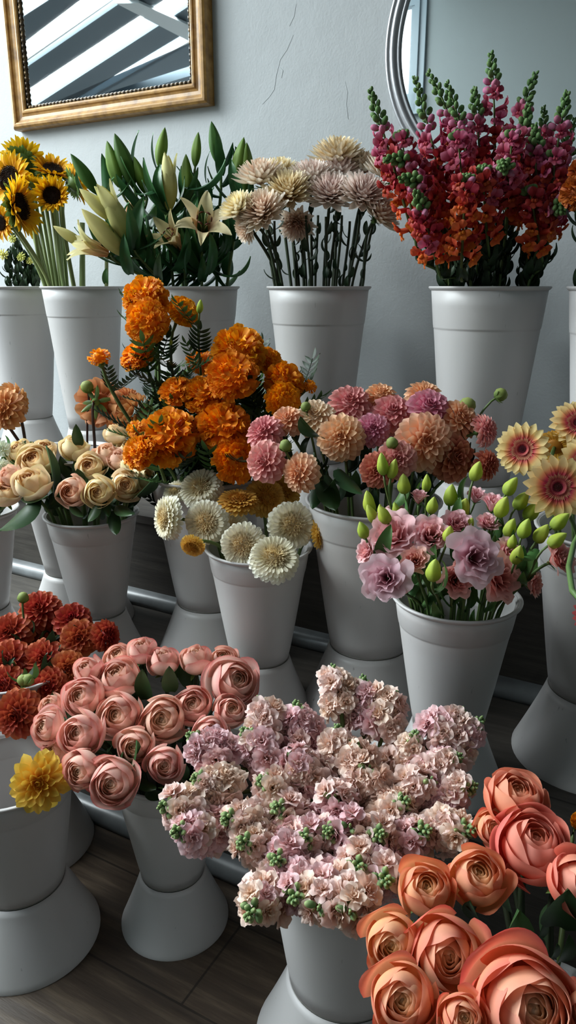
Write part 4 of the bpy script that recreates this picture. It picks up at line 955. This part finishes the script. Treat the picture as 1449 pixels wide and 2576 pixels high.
    multi('peachdahlia', 'dahlia', 'dahlia', 'orange dahlias', 'dahlia stem bent double with a pale bud above the roses', [('bud', 'dbud', 0, 84, 1112, 26, 30, -.1)], 1.82, dict(hb=.5, stem='stem_brown', sr=.003))
    # --- sprig in the bucket at the edge
    bed('edge', 'flower_sprig', 'sprig', 'white sprigs', dict(D=(1100, 1.7, 1250, 1.62), mesh='wsprig', hb=.4, sr=.003, leaves=('l_mid', 8, .05)), [
        (4, 1128, 52, 0, 10, 20, 'white flower cluster at the left edge behind the cream roses'),
        (6, 1172, 44, 0, 20, 10, 'smaller white flower cluster just below another at the left edge')])
    # --- cream roses
    c = dict(D=(1095, 1.77, 1245, 1.55), mesh='cream', big=1.16, hb=.66, cal='cal_rose', calsc=.8, sr=.0036, stem='stem', leaves=('l_rose', 3, .06), l0=3, k=.2, bias=(0, -.22, .05))
    bed('cream', 'rose', 'rose', 'cream roses', c, [
        (52, 1138, 70, 0, -30, 50, 'cream rose at the back left, below the orange dahlias'),
        (90, 1165, 96, 3, -5, 42, 'peach-hearted cream rose above the yellowish side-on one'),
        (80, 1222, 100, 2, -10, 58, 'large yellowish rose seen side-on in the front left'),
        (28, 1200, 66, ('cream_pink', 1), -40, 40, 'pink-tinted cream rose close to the left edge'),
        (186, 1132, 78, 2, 0, 80, 'tall cream rose bud standing alone at the back'),
        (184, 1236, 84, ('cream_pink', 0), -12, 18, 'pinkish cream rose facing the camera, first of three in front'),
        (250, 1238, 82, 0, 0, 16, 'golden cream rose facing the camera, middle of three in front', -.01),
        (317, 1221, 82, 1, 12, 18, 'spiral cream rose facing the camera, last of three in front'),
        (229, 1178, 76, 0, 0, 34, 'yellow-edged cream rose just above the front three'),
        (270, 1146, 74, ('cream_pink', 0), 5, 72, 'flat pinkish cream rose in the back row'),
        (292, 1096, 62, 2, 5, 85, 'pale greenish cream rose, highest, beside the marigolds'),
        (300, 1160, 62, ('cream_pink', 1), 12, 70, 'narrow pink-cream rose between the flat one and the marigolds'),
        (330, 1172, 64, 0, 25, 45, 'cream rose tucked under the deep orange marigold'),
        (358, 1202, 72, 3, 62, 30, 'cream rose in profile at the right end of the bunch'),
        (112, 1134, 62, 1, 40, 60, 'cream rose half hidden behind the peach-hearted one', .02),
        (324, 1132, 58, 1, 20, 60, 'cream rose mostly covered by the biggest marigold', .03)])
    bed('edge', 'rose', 'rose', 'cream roses', dict(c, D=(1200, 1.62, 1260, 1.6)), [(12, 1244, 76, 3, 20, 60, 'yellow cream rose at the left edge in its own bucket')])
    cr = [o for o in bpy.data.objects if o.parent is None and o.get('group') == 'cream roses']
    for x0, y0, x1, y1, D, D2, mi in ((90, 1255, 18, 1368, 1.56, 1.47, 1), (135, 1245, 140, 1130, 1.62, 1.62, 0), (300, 1270, 330, 1308, 1.56, 1.50, 0), (245, 1268, 228, 1316, 1.54, 1.51, 0), (285, 1285, 292, 1352, 1.55, 1.52, 1), (180, 1270, 205, 1305, 1.55, 1.53, 0), (60, 1250, 120, 1275, 1.58, 1.54, 1), (340, 1250, 400, 1215, 1.58, 1.53, 0), (265, 1260, 272, 1300, 1.55, 1.535, 0), (120, 1280, 160, 1265, 1.6, 1.55, 1), (200, 1120, 190, 1085, 1.7, 1.66, 1)):
        a, b_ = pt(x0, y0, D)[0], pt(x1, y1, D2)[0]; root = min(cr, key=lambda o: (o.location - a).length + rng.random() * .04); leaf_at(root, a, b_, ME['l_flat'][mi])
    # --- pink and peach dahlias
    c = dict(D=(990, 1.53, 1190, 1.33), mesh='d_peach', big=1.3, hb=.42, cal='cal_dahlia', sr=.003, stem='stem', leaves=('l_dark', 4, .06), l0=2, k=.14, bias=(0, -.2, 0))
    bed('dahlia', 'dahlia', 'dahlia', 'pink and peach dahlias', c, [
        (664, 1088, 88, ('d_pink', 0), -40, 40, 'pink dahlia at the far left, upper of two by the marigolds'),
        (668, 1162, 98, ('d_pink', 1), -30, 12, 'dusty pink dahlia at the far left, lower of two by the marigolds'),
        (754, 1190, 92, ('d_peach', 0), -42, 5, 'peach dahlia facing sideways, hanging over the rim'),
        (722, 1058, 78, ('d_peach', 1), -20, 52, 'small peach dahlia behind the two leftmost pink ones'),
        (795, 1050, 92, ('d_cream', 0), -8, 45, 'creamy dahlia, the palest in the bunch'),
        (858, 1100, 110, ('d_peach', 0), -12, 22, 'round peach dahlia facing the camera left of centre'),
        (880, 1018, 104, ('d_pink', 0), 0, 52, 'rose pink dahlia in the back row beside the creamy one'),
        (957, 996, 76, ('d_peach', 1), 8, 65, 'small peach dahlia at the very back'),
        (986, 1040, 98, ('d_pink', 1), 5, 45, 'salmon pink dahlia in the middle of the back row'),
        (938, 1080, 80, ('d_mauve', 0), 0, 32, 'mauve dahlia between the round peach one and the biggest'),
        (1066, 998, 90, ('d_peach', 0), 10, 62, 'peach dahlia at the back, above the mauve-pink one'),
        (1078, 1028, 104, ('d_mauve', 1), 8, 45, 'bright mauve-pink dahlia above the biggest peach one', -.02),
        (1068, 1112, 136, ('d_peach', 0), 5, 18, 'biggest dahlia, peach with a dusky centre'),
        (1154, 1055, 98, ('d_peach', 1), 28, 38, 'peach dahlia right of the biggest one'),
        (1220, 1082, 78, ('d_pink', 0), 75, 20, 'pink dahlia in profile at the right end of the bunch'),
        (950, 1182, 84, ('d_salmon', 0), -10, 10, 'salmon dahlia low in front, below the mauve one'),
        (1000, 1155, 92, ('d_pink', 1), 0, 22, 'faded pink dahlia behind the green lisianthus buds'),
        (1138, 1152, 112, ('d_salmon', 1), 22, 15, 'dark salmon dahlia in shade under the biggest one', .04),
        (1225, 1170, 72, ('d_salmon', 0), 50, 10, 'dark salmon dahlia lowest at the right end', .04)])
    cb = dict(hb=.5, stem='stem', sr=.0024, leaves=('l_dark', 1, .045))
    for x, y, l, t, le, D, lab in ((767, 1010, 27, -10, 0, 1.46, 'dahlia stem with a small round bud above the creamy flower'), (720, 1106, 34, 6, -.2, 1.34, 'dahlia stem with a green bud between the leftmost flowers'), (987, 1100, 32, 0, -.2, 1.36, 'dahlia stem with a green bud left of the biggest flower'),
                              (1189, 1002, 46, 30, -.1, 1.48, 'dahlia stem with a fat striped bud standing above the bunch'), (1276, 985, 36, 62, 0, 1.48, 'dahlia stem with a bud held far out on a thin pale stalk')):
        multi('dahlia', 'dahlia', 'dahlia', 'pink and peach dahlias', lab, [('bud', 'dbud', 0, x, y, l, t, le)], D, cb)
    dr = [o for o in bpy.data.objects if o.parent is None and o.get('group') == 'pink and peach dahlias']
    for x0, y0, x1, y1, D, D2, m in ((808, 1098, 750, 1090, 1.40, 1.33, 1), (850, 1180, 900, 1252, 1.36, 1.31, 0), (815, 1195, 838, 1290, 1.37, 1.31, 0), (800, 1240, 850, 1225, 1.36, 1.33, 1), (870, 1250, 900, 1200, 1.4, 1.36, 0), (800, 1215, 790, 1280, 1.36, 1.34, 0)):
        a, b_ = pt(x0, y0, D)[0], pt(x1, y1, D2)[0]; root = min(dr, key=lambda o: (o.location - a).length + rng.random() * .04); leaf_at(root, a, b_, ME['l_flat'][m])
    # --- two-tone gerberas
    c = dict(D=(1060, 1.30, 1240, 1.12), mesh='bicolor', hb=.16, parts=('petals', 'disc'), cal='cal_eus', calsc=.5, sr=.0034, stem='stem', k=.2)
    bed('bicolor', 'gerbera', 'gerbera', 'two-tone gerberas', c, [
        (1315, 1130, 138, 0, -28, 12, 'two-tone gerbera farthest from the edge, cream petals and pink heart'),
        (1402, 1226, 168, 1, -5, 20, 'largest two-tone gerbera, lowest in front of the others'),
        (1452, 1066, 136, 0, -10, 40, 'two-tone gerbera at the top, cut by the right edge'),
        (1468, 1160, 124, 1, -20, 18, 'two-tone gerbera overlapping the largest one, mostly beyond the right edge'),
        (1396, 1122, 92, ('yger', 0), 150, 20, 'golden gerbera turned away between the two-tone ones', .06),
        (1490, 1540, 112, ('rger', 0), 10, 5, 'red gerbera hanging outside the bucket at the right edge', -.06)])
    # --- white gerberas
    c = dict(D=(1235, 1.50, 1405, 1.30), mesh='wger', big=1.06, hb=.12, cal='cal_eus', calsc=.5, sr=.0034, stem='stem', k=.12)
    bed('gerbera', 'gerbera', 'gerbera', 'white double gerberas', c, [
        (422, 1303, 114, 0, -58, 8, 'white double gerbera at the far left, turned sideways'),
        (519, 1314, 112, 1, -10, 14, 'white double gerbera facing the camera left of centre'),
        (506, 1228, 112, 0, -22, 48, 'topmost white double gerbera tilted upward'),
        (444, 1236, 72, 1, -40, 55, 'cream gerbera half hidden behind the topmost one', .04),
        (583, 1326, 88, 0, 8, 20, 'greenish white gerbera behind the central one', .04),
        (612, 1371, 116, 1, -4, 14, 'white double gerbera with a greenish eye, hanging over the rim'),
        (690, 1405, 128, 0, 8, 50, 'lowest white double gerbera, tilted up in front of the rim'),
        (734, 1322, 122, 1, 10, 14, 'white double gerbera at the right, facing the camera'),
        (484, 1374, 64, ('yger', 0), -15, -25, 'small yellowish gerbera hanging below the left one'),
        (600, 1262, 108, ('yger', 0), 10, 82, 'yellow gerbera seen edge-on above the white ones'),
        (668, 1250, 104, ('yger', 0), 25, 35, 'amber gerbera in shade under the lowest marigold', .03),
        (810, 1340, 84, ('yger', 0), 66, 8, 'yellow gerbera turned sideways beside the dahlia bucket', .02),
        (712, 1236, 92, ('yger', 0), 20, 40, 'amber gerbera under the pink dahlias', .06)])
    # --- lisianthus
    c = dict(hb=.6, cal='cal_eus', stem='stem', sr=.0024, leaves=('l_mid', 3, .06), fork=.5)
    E = [('mauve-pink lisianthus at the lower left, hanging over the rim', [(O, 'e_mauve', 1, 970, 1455, 116, -22, 20)], 1.06),
         ('small pink lisianthus in profile at the far left, with a lime bud above', [(O, 'e_pink', 0, 924, 1388, 68, -60, 23), (B, 'ebud', 0, 912, 1332, 46, -20, 0)], 1.10),
         ('ruffled pink lisianthus in the upper left of the bunch, with two buds', [(O, 'e_pink', 1, 992, 1348, 126, -18, 48), (B, 'ebud', 0, 965, 1294, 50, -28, 0), (B, 'ebud', 1, 928, 1262, 62, -12, 0, .06)], 1.12),
         ('salmon-pink ruffled lisianthus in the middle, with a bud in front', [(O, 'e_pink', 0, 1084, 1348, 108, 0, 46), (B, 'ebud', 0, 1129, 1342, 44, 8, -.1, -.03)], 1.11),
         ('small salmon lisianthus cup under the ruffled middle ones', [(O, 'e_salmon', 0, 1044, 1410, 76, -8, 38)], 1.07),
         ('salmon lisianthus hanging low at the front beside the big mauve one', [(O, 'e_salmon', 0, 1146, 1460, 95, 4, 22)], 1.05),
         ('largest lisianthus, wide open and pale mauve with a dark throat', [(O, 'e_mauve', 1, 1196, 1402, 128, 6, 24)], 1.03),
         ('salmon lisianthus at the lower right, behind the largest one', [(O, 'e_salmon', 1, 1258, 1456, 110, 26, 22)], 1.06),
         ('lisianthus with a tall pink half-open bud among lime buds', [(O, 'e_pink', 2, 1054, 1252, 60, 0, 82), (B, 'ebud', 0, 1016, 1216, 52, -6, 0), (B, 'ebud', 0, 1088, 1270, 46, 8, -.1, -.04)], 1.19),
         ('lisianthus with a pink trumpet bud below the two-tone gerbera', [(O, 'e_pink', 2, 1240, 1268, 76, 20, 78), (B, 'ebud', 0, 1264, 1274, 58, 18, -.1, -.03)], 1.18),
         ('coral pink lisianthus farthest right, over the next bucket', [(O, 'e_salmon', 0, 1406, 1408, 95, 38, 33), (B, 'ebud', 0, 1403, 1357, 54, 50, -.1)], 1.05),
         ('dark salmon lisianthus hanging lowest at the right', [(O, 'e_salmon', 0, 1341, 1472, 68, 50, 8), (B, 'ebud', 0, 1302, 1394, 52, 12, -.1, -.02)], 1.07),
         ('pale pink lisianthus behind the bud in the middle', [(O, 'e_pink', 0, 1148, 1322, 87, 8, 53), (B, 'ebud', 0, 1181, 1320, 40, 20, 0)], 1.16),
         ('pink lisianthus in shade at the back left', [(O, 'e_pink', 0, 994, 1300, 74, -20, 63), (B, 'ebud', 1, 958, 1286, 40, -10, 0)], 1.2),
         ('pink lisianthus in shade at the back right', [(O, 'e_pink', 2, 1198, 1250, 62, 10, 68), (B, 'ebud', 0, 1165, 1279, 58, 12, -.1, -.04), (B, 'ebud', 0, 1134, 1244, 56, 4, 0)], 1.24),
         ('frilled pink lisianthus right of the largest one', [(O, 'e_pink', 1, 1276, 1398, 89, 30, 44), (B, 'ebud', 0, 1289, 1362, 38, 5, 0)], 1.10),
         ('rose lisianthus between the middle bud and the largest flower', [(O, 'e_pink', 0, 1226, 1318, 64, 15, 58), (B, 'ebud', 0, 1284, 1326, 50, 20, 0, -.03)], 1.16),
         ('lisianthus stem with only a lime bud hanging in front of the bunch', [(B, 'ebud', 0, 1092, 1433, 62, 4, -.1)], 1.03),
         ('lisianthus stem with a pair of slim green buds over the dahlias', [(B, 'ebud', 1, 962, 1166, 58, -8, 0), (B, 'ebud', 1, 989, 1178, 52, 12, 0)], 1.20),
         ('lisianthus stem with a single bud below the biggest peach dahlia', [(B, 'ebud', 1, 1073, 1214, 46, 0, 0)], 1.24),
         ('lisianthus stem with a yellowish bud under the dark salmon dahlias', [(B, 'ebud', 0, 1199, 1184, 52, 16, 0)], 1.22),
         ('lisianthus stem with lime buds fanned out below the gerberas', [(B, 'ebud', 0, 1286, 1222, 52, 30, 0), (B, 'ebud', 0, 1313, 1258, 54, 34, 0), (B, 'ebud', 0, 1341, 1284, 58, 38, -.1)], 1.16),
         ('lisianthus stem with buds leaning to the right edge', [(B, 'ebud', 0, 1321, 1328, 54, 14, -.1), (B, 'ebud', 0, 1364, 1341, 54, 26, -.1), (B, 'ebud', 0, 1410, 1310, 56, 44, -.1)], 1.09),
         ('lisianthus stem with a yellow-green bud at the back left', [(B, 'ebud', 1, 934, 1292, 54, -24, 0), (B, 'ebud', 1, 996, 1282, 42, -14, 0)], 1.16)]
    for lab, hd, D in E: multi('eustoma', 'lisianthus', 'lisianthus', 'pink lisianthus', lab, hd, D, c)
    er = [o for o in bpy.data.objects if o.parent is None and o.get('group') == 'pink lisianthus']
    for x0, y0, x1, y1, D, D2, m in ((1215, 1535, 1310, 1470, 1.09, 1.08, 1), (1105, 1480, 1045, 1440, 1.1, 1.05, 1), (1300, 1440, 1330, 1400, 1.08, 1.05, 0), (1060, 1520, 1030, 1480, 1.12, 1.1, 1), (1350, 1380, 1300, 1440, 1.08, 1.04, 0), (1180, 1530, 1210, 1480, 1.1, 1.08, 0)):
        a, b_ = pt(x0, y0, D)[0], pt(x1, y1, D2)[0]; root = min(er, key=lambda o: (o.location - a).length + rng.random() * .05); leaf_at(root, a, b_, ME['l_mid'][m])
    for k in range(14):
        x = 1040 + k * 17 + rng.uniform(-6, 6); b = BK['eustoma']; top = pt(x, 1430 + rng.uniform(-10, 20), 1.16 - .07 * math.sin(k / 13 * 3.14))[0]; bot, rim, pts = stem_path(b, top, Vector((0, 0, 1)), .86, .5)
        r = empty('lisianthus_stalk', bot, 'slim green lisianthus stem standing between the flowers and the rim', 'stalk', 'lisianthus stalks'); g = G(); g.tube([p - bot for p in pts], .0024, 6); g.obj('stem', M['stem'], r)
        leaves(r, pts, 3, ME['l_mid'], 1, .05)
    # --- dark red dahlias
    c = dict(D=(1535, 1.49, 1795, 1.22), mesh='d_russet', big=1.28, hb=.42, cal='cal_dahlia', sr=.003, stem='stem', leaves=('l_dark', 2, .05), l0=3, k=.16, bias=(0, -.2, 0))
    bed('red', 'dahlia', 'dahlia', 'dark red dahlias', c, [
        (100, 1536, 100, ('d_russet', 0), 0, 50, 'russet dahlia at the top of the dark red bunch'),
        (28, 1594, 100, ('d_red', 0), -10, 40, 'dark red dahlia below the top one, near the left edge'),
        (182, 1560, 88, ('d_red', 1), 15, 50, 'dark red dahlia at the back right of its bunch'),
        (200, 1606, 90, ('d_russet', 1), 12, 26, 'orange-tipped russet dahlia in front of the back right one'),
        (268, 1600, 76, ('d_red', 0), 70, 15, 'crimson dahlia in profile, farthest right of its bunch'),
        (24, 1662, 100, ('d_red', 1), -10, 25, 'dark red dahlia at the left edge, half way down'),
        (110, 1660, 100, ('d_russet', 0), 0, 34, 'orange-tipped russet dahlia in the centre of its bunch'),
        (172, 1682, 84, ('d_russet', 1), 18, 22, 'russet dahlia right of the centre one, behind the pink roses'),
        (16, 1722, 88, ('d_red', 0), -15, 12, 'deep crimson dahlia at the left edge above the lowest one'),
        (122, 1724, 88, ('d_russet', 1), 8, 20, 'faded russet dahlia beside the pink roses'),
        (47, 1797, 116, ('d_red', 0), -5, 16, 'lowest dark red dahlia, facing the camera'),
        (162, 1722, 66, ('d_red', 1), 25, 15, 'dark red dahlia in shade behind the faded russet one', .05),
        (142, 1595, 84, ('d_red', 1), 5, 45, 'dark red dahlia in shade between the top two rows', .05),
        (75, 1605, 70, ('d_red', 1), 0, 40, 'shaded red dahlia under the top russet one', .05)])
    multi('red', 'dahlia', 'dahlia', 'dark red dahlias', 'dahlia stem with a green bud standing above the dark red bunch', [(B, 'dbud', 0, 60, 1490, 30, 14, 0)], 1.45, cb)
    multi('red', 'dahlia', 'dahlia', 'dark red dahlias', 'dahlia stem with two green buds low among the dark red flowers', [(B, 'dbud', 0, 48, 1702, 32, -30, -.3), (B, 'dbud', 0, 74, 1700, 34, 25, -.3)], 1.24, dict(cb, leaves=('l_mid', 3, .05)))
    # --- the yellow dahlia
    c = dict(D=(1970, 1.03, 2000, 1.03), mesh='deco', big=1.18, hb=.4, cal='cal_dahlia', sr=.0034, stem='stem_brown')
    bed('yellow', 'dahlia', 'dahlia', None, c, [(98, 1969, 152, 0, 12, 26, 'single golden yellow dahlia in the nearly empty bucket')])
    # --- pink roses
    c = dict(D=(1640, 1.28, 1990, 1.00), mesh='pink', big=1.16, hb=.66, cal='cal_rose', calsc=.8, sr=.0038, stem='stem_dark', leaves=('l_rose', 2, .06), l0=3, k=.3, bias=(0, -.1, .25))
    bed('pink', 'rose', 'rose', 'pink roses', c, [
        (357, 1640, 78, 3, -5, 75, 'pink rosebud at the very back of the ring, tallest of all'),
        (412, 1668, 86, 3, 0, 82, 'pink rose standing side-on at the back, left of the gap'),
        (492, 1664, 86, 3, 5, 85, 'dusky pink rose standing side-on at the back, right of the gap'),
        (562, 1662, 78, 1, 10, 60, 'pink rose at the back right, behind a wide one', .03),
        (586, 1716, 126, 2, 28, 38, 'wide pink rose at the right end of the back row'),
        (300, 1710, 116, 1, -15, 66, 'big pale pink rose at the left of the back row'),
        (300, 1656, 80, 0, -12, 60, 'pink rose peeping over the big pale one', .04),
        (224, 1690, 82, 3, -25, 60, 'pink rose with a pointed tip next to the dark red dahlias'),
        (212, 1755, 108, 1, -18, 42, 'flat pink rose under the pointed one'),
        (300, 1800, 118, 0, -8, 36, 'round pink rose left of centre with a cream heart'),
        (412, 1812, 122, 1, 0, 34, 'coral-rimmed rose in the centre of the ring'),
        (485, 1778, 102, 1, 5, 45, 'pale pink rose behind the centre one'),
        (580, 1790, 86, 0, 18, 45, 'pink rose right of the pale one, beside the stocks'),
        (530, 1842, 92, 0, 8, 36, 'pink rose low on the right, against the green stock tips'),
        (124, 1830, 92, 2, -35, 38, 'washed-out pink rose at the far left'),
        (132, 1776, 66, 1, -30, 50, 'small peach-pink rose above the far left one', .03),
        (206, 1845, 116, 1, -15, 36, 'large pale pink rose left of the lower front', -.02),
        (341, 1878, 102, 0, 0, 34, 'coral pink rose with a tight swirl, centre front'),
        (415, 1921, 98, 0, 5, 26, 'peach-hearted rose at the right of the front row'),
        (212, 1936, 106, 0, -20, 22, 'pink rose at the left end of the front row, beside the yellow dahlia'),
        (287, 1966, 124, 2, -6, 24, 'lowest pink rose, wide open with pale outer petals'),
        (146, 1884, 84, 1, -30, 25, 'pink rose under the far left one, showing outer petals', .03)])
    pr = [o for o in bpy.data.objects if o.parent is None and o.get('group') == 'pink roses']
    for x0, y0, x1, y1, D, D2, m in ((370, 1990, 430, 2010, 1.06, 1.03, 0), (300, 2000, 322, 2035, 1.06, 1.03, 1), (350, 1960, 390, 1995, 1.05, 1.02, 0), (460, 1960, 400, 2005, 1.06, 1.02, 1), (370, 1760, 352, 1700, 1.2, 1.18, 0), (430, 1740, 425, 1690, 1.2, 1.18, 0)):
        a, b_ = pt(x0, y0, D)[0], pt(x1, y1, D2)[0]; root = min(pr, key=lambda o: (o.location - a).length + rng.random() * .04); leaf_at(root, a, b_, ME['l_flat'][m])
    # --- stocks
    SF = ME['stock']
    def sf(bias):
        w = {'b': (0, 0, 0, 1, 2), 'p': (1, 1, 0), 'm': (2, 2, 0)}[bias]
        return lambda rel: rng.choice(SF[rng.choice(w)])
    stb = lambda rel: ME['stbud'][0]
    T = [((836, 1672), (858, 1790), 'p', 12, 'tallest stock, standing alone at the back with a green tip'),
         ((914, 1698), (915, 1830), 'm', 12, 'stock at the back with a small dusky tip, right of the tallest'),
         ((978, 1730), (960, 1850), 'p', 12, 'stock without a green tip at the back right'),
         ((648, 1752), (690, 1860), 'b', 13, 'stock with a loose green tip beside the pink roses'),
         ((608, 1832), (670, 1920), 'm', 12, 'stock with a dark green tip pressed against the pink roses'),
         ((744, 1762), (760, 1880), 'm', 13, 'mauve-pink stock between the loose green tip and the tallest'),
         ((848, 1822), (850, 1930), 'b', 12, 'stock with a green tip directly under the tallest one'),
         ((1168, 1782), (1090, 1860), 'm', 14, 'stock leaning to the upper right, mauve with a grey-green tip'),
         ((1216, 1806), (1120, 1900), 'b', 13, 'stock leaning farthest right at the back'),
         ((1048, 1838), (1010, 1950), 'p', 13, 'stock with an upright green tip on a bare light stalk'),
         ((1162, 1900), (1070, 1960), 'b', 13, 'stock on the right with green buds above pink petals'),
         ((1200, 1976), (1090, 2010), 'm', 13, 'stock reaching right just above the coral roses'),
         ((652, 1958), (700, 2010), 'p', 12, 'peach stock with a dense green tip left of centre'),
         ((690, 2026), (745, 2075), 'b', 12, 'stock with a green tip just below the dense one'),
         ((1026, 2014), (960, 2050), 'p', 12, 'stock with a green tip lying sideways right of centre'),
         ((1194, 2088), (1080, 2090), 'b', 11, 'stock with the lightest lime green tip, touching the coral roses'),
         ((1082, 2088), (990, 2110), 'm', 12, 'stock with a green tip left of the lime one'),
         ((905, 2190), (890, 2150), 'b', 12, 'stock drooping forward at the front, green tip over the rim'),
         ((975, 2222), (945, 2180), 'm', 12, 'stock drooping forward beside the coral roses'),
         ((738, 2268), (765, 2200), 'm', 13, 'stock hanging down at the front left with a green star of buds'),
         ((622, 2312), (690, 2225), 'b', 13, 'lowest stock, hanging over the floor at the left'),
         ((470, 1846), (560, 1915), 'm', 12, 'stock poking left between two pink roses'),
         ((482, 1956), (570, 1990), 'p', 12, 'stock with a grey-green tip below the poking one'),
         ((398, 2028), (510, 2050), 'b', 13, 'stock reaching farthest left, over the pink roses bucket'),
         ((432, 2092), (535, 2100), 'm', 13, 'stock just under the farthest left one'),
         ((824, 2092), (835, 2110), 'b', 11, 'stock with a tiny upright green tip in the centre front'),
         ((842, 2005), (850, 2040), 'm', 9, 'stock whose large mauve floret faces the camera in the centre'),
         ((735, 1900), (770, 1960), 'b', 13, 'blush stock filling the middle left'),
         ((930, 1930), (920, 1990), 'p', 13, 'peach stock filling the middle right'),
         ((600, 2120), (680, 2130), 'p', 12, 'peach stock on the left underside, shaded'),
         ((800, 2290), (830, 2210), 'b', 12, 'blush stock hanging at the front over the bucket'),
         ((760, 2110), (790, 2120), 'b', 12, 'stock in the middle of the front, left of the tiny upright tip'),
         ((960, 2100), (930, 2110), 'p', 12, 'peachy stock in the middle of the front, right of the tiny upright tip'),
         ((900, 1870), (900, 1960), 'p', 12, 'peachy stock filling the hollow at the back behind the big mauve floret'),
         ((1090, 1960), (1010, 2020), 'b', 12, 'blush stock filling the right of the bunch above the sideways tip'),
         ((880, 2080), (890, 2100), 'b', 11, 'blush stock right of the tiny upright tip, facing up'),
         ((690, 2170), (740, 2150), 'm', 12, 'mauve stock above the green star of buds at the front left'),
         ((560, 2060), (640, 2070), 'p', 12, 'peach stock between the farthest left ones and the middle'),
         ((880, 2300), (890, 2210), 'p', 11, 'stock hanging lowest over the front of the bucket')]
    cs = BK['stock']['C']
    for (tx, ty), (lx, ly), bias, n, lab in T:
        D0 = 1.03 + (.635 - 1.03) * (ty - 1690) / 610; Dl = .6 * D0 + .4 * .90
        nb = 13
        if 'without a green' in lab or 'filling' in lab or 'facing' in lab or 'faces' in lab or 'hanging at the front over' in lab or 'hanging lowest' in lab: nb = 3
        spike('stock', 'stock', 'stock', 'pale pink stocks', lab, [(tx, ty, D0), ((tx + lx) / 2, (ty + ly) / 2 - 6, (D0 + Dl) / 2), (lx, ly, Dl)], sf(bias), n + 6, .0262, stb, nb, .0118, stem='stem', leaf=None, face=(-.1, -.35, .35), bl=.27 if nb > 5 else .1)
    # --- coral roses
    c = dict(D=(2000, .80, 2530, .505), mesh='coral', big=1.14, hb=.66, cal='cal_rose', calsc=.85, sr=.0042, stem='stem_dark')
    bed('coral', 'rose', 'rose', 'coral roses', c, [
        (1296, 2010, 158, ('coral_red', 0), 10, 72, 'red-coral rose at the very back, opening upward beside the stocks'),
        (1342, 2130, 198, ('coral_red', 1), 5, 68, 'large coral-red rose seen side-on with a folded outer petal'),
        (1198, 2208, 158, ('coral', 1), -4, 58, 'tall orange-coral rose beside the lime stock tip'),
        (1070, 2244, 150, ('coral', 1), -6, 60, 'peach-orange rose standing half behind the stocks'),
        (992, 2370, 158, ('coral', 0), -22, 30, 'pale coral rose at the left with loose outer petals'),
        (1124, 2398, 196, ('coral', 0), -6, 36, 'big orange-coral rose in the middle with a cream swirl'),
        (1016, 2512, 184, ('coral', 0), -18, 42, 'peach rose at the lower left corner of the bunch'),
        (1326, 2538, 282, ('coral', 2), 2, 48, 'largest rose in the photo, wide open at the bottom right'),
        (1164, 2562, 126, ('coral', 0), -4, 52, 'coral rose cut off by the bottom edge between two bigger ones'),
        (1450, 2214, 150, ('coral_red', 0), 15, 45, 'coral-red rose cut by the right edge above the dark leaves', -.02),
        (1238, 2082, 90, ('coral', 0), -10, 40, 'small pink-coral rose between the back two', .02),
        (1470, 2545, 120, ('coral', 1), 30, 45, 'coral rose at the right edge behind the largest one')])
    rr = [o for o in bpy.data.objects if o.parent is None and o.get('group') == 'coral roses']
    for x0, y0, x1, y1, D, D2, m in ((1240, 2450, 1330, 2350, .60, .56, 0), (1372, 2370, 1378, 2275, .70, .70, 0), (1410, 2420, 1449, 2390, .64, .62, 1), (1370, 2420, 1420, 2405, .66, .64, 1), (1340, 2370, 1390, 2345, .68, .66, 1), (1215, 2330, 1170, 2290, .66, .64, 0), (1290, 2300, 1250, 2230, .70, .69, 0), (1400, 2330, 1430, 2280, .66, .62, 0)):
        a, b_ = pt(x0, y0, D)[0], pt(x1, y1, D2)[0]; root = min(rr, key=lambda o: (o.location - a).length + rng.random() * .05); leaf_at(root, a, b_, ME['l_flat'][m])
    bed('coral', 'marigold', 'marigold', None, dict(D=(2000, .8, 2100, .8), mesh='marigold', hb=.6, cal='cal_mari', sr=.003, stem='stem'), [(1458, 2066, 46, 1, -10, 40, 'small orange bloom peeping in at the right edge above the coral roses')])

def camera():
    cam = bpy.data.cameras.new('camera'); cam.sensor_fit = 'VERTICAL'; cam.sensor_height = 36.; cam.lens = 36. * F_PX / 2576
    o = bpy.data.objects.new('camera', cam); COL.objects.link(o); o.location = (0, 0, CAM_H); o.rotation_euler = (math.pi / 2 - PITCH, 0, 0); cam.clip_start = .05
    SC.camera = o
    v = SC.view_settings; v.view_transform = 'Standard'; v.look = 'None'; v.gamma = 1; v.use_curve_mapping = False; v.exposure = .72
    SC.cycles.use_denoising = True; SC.cycles.max_bounces = 8; SC.cycles.diffuse_bounces = 4; SC.cycles.transparent_max_bounces = 8; SC.cycles.caustics_reflective = False; SC.cycles.caustics_refractive = False

mats(); thin_pane(); room(); mirrors(); buckets()
meshes(); rng.seed(2024); plant(); camera()
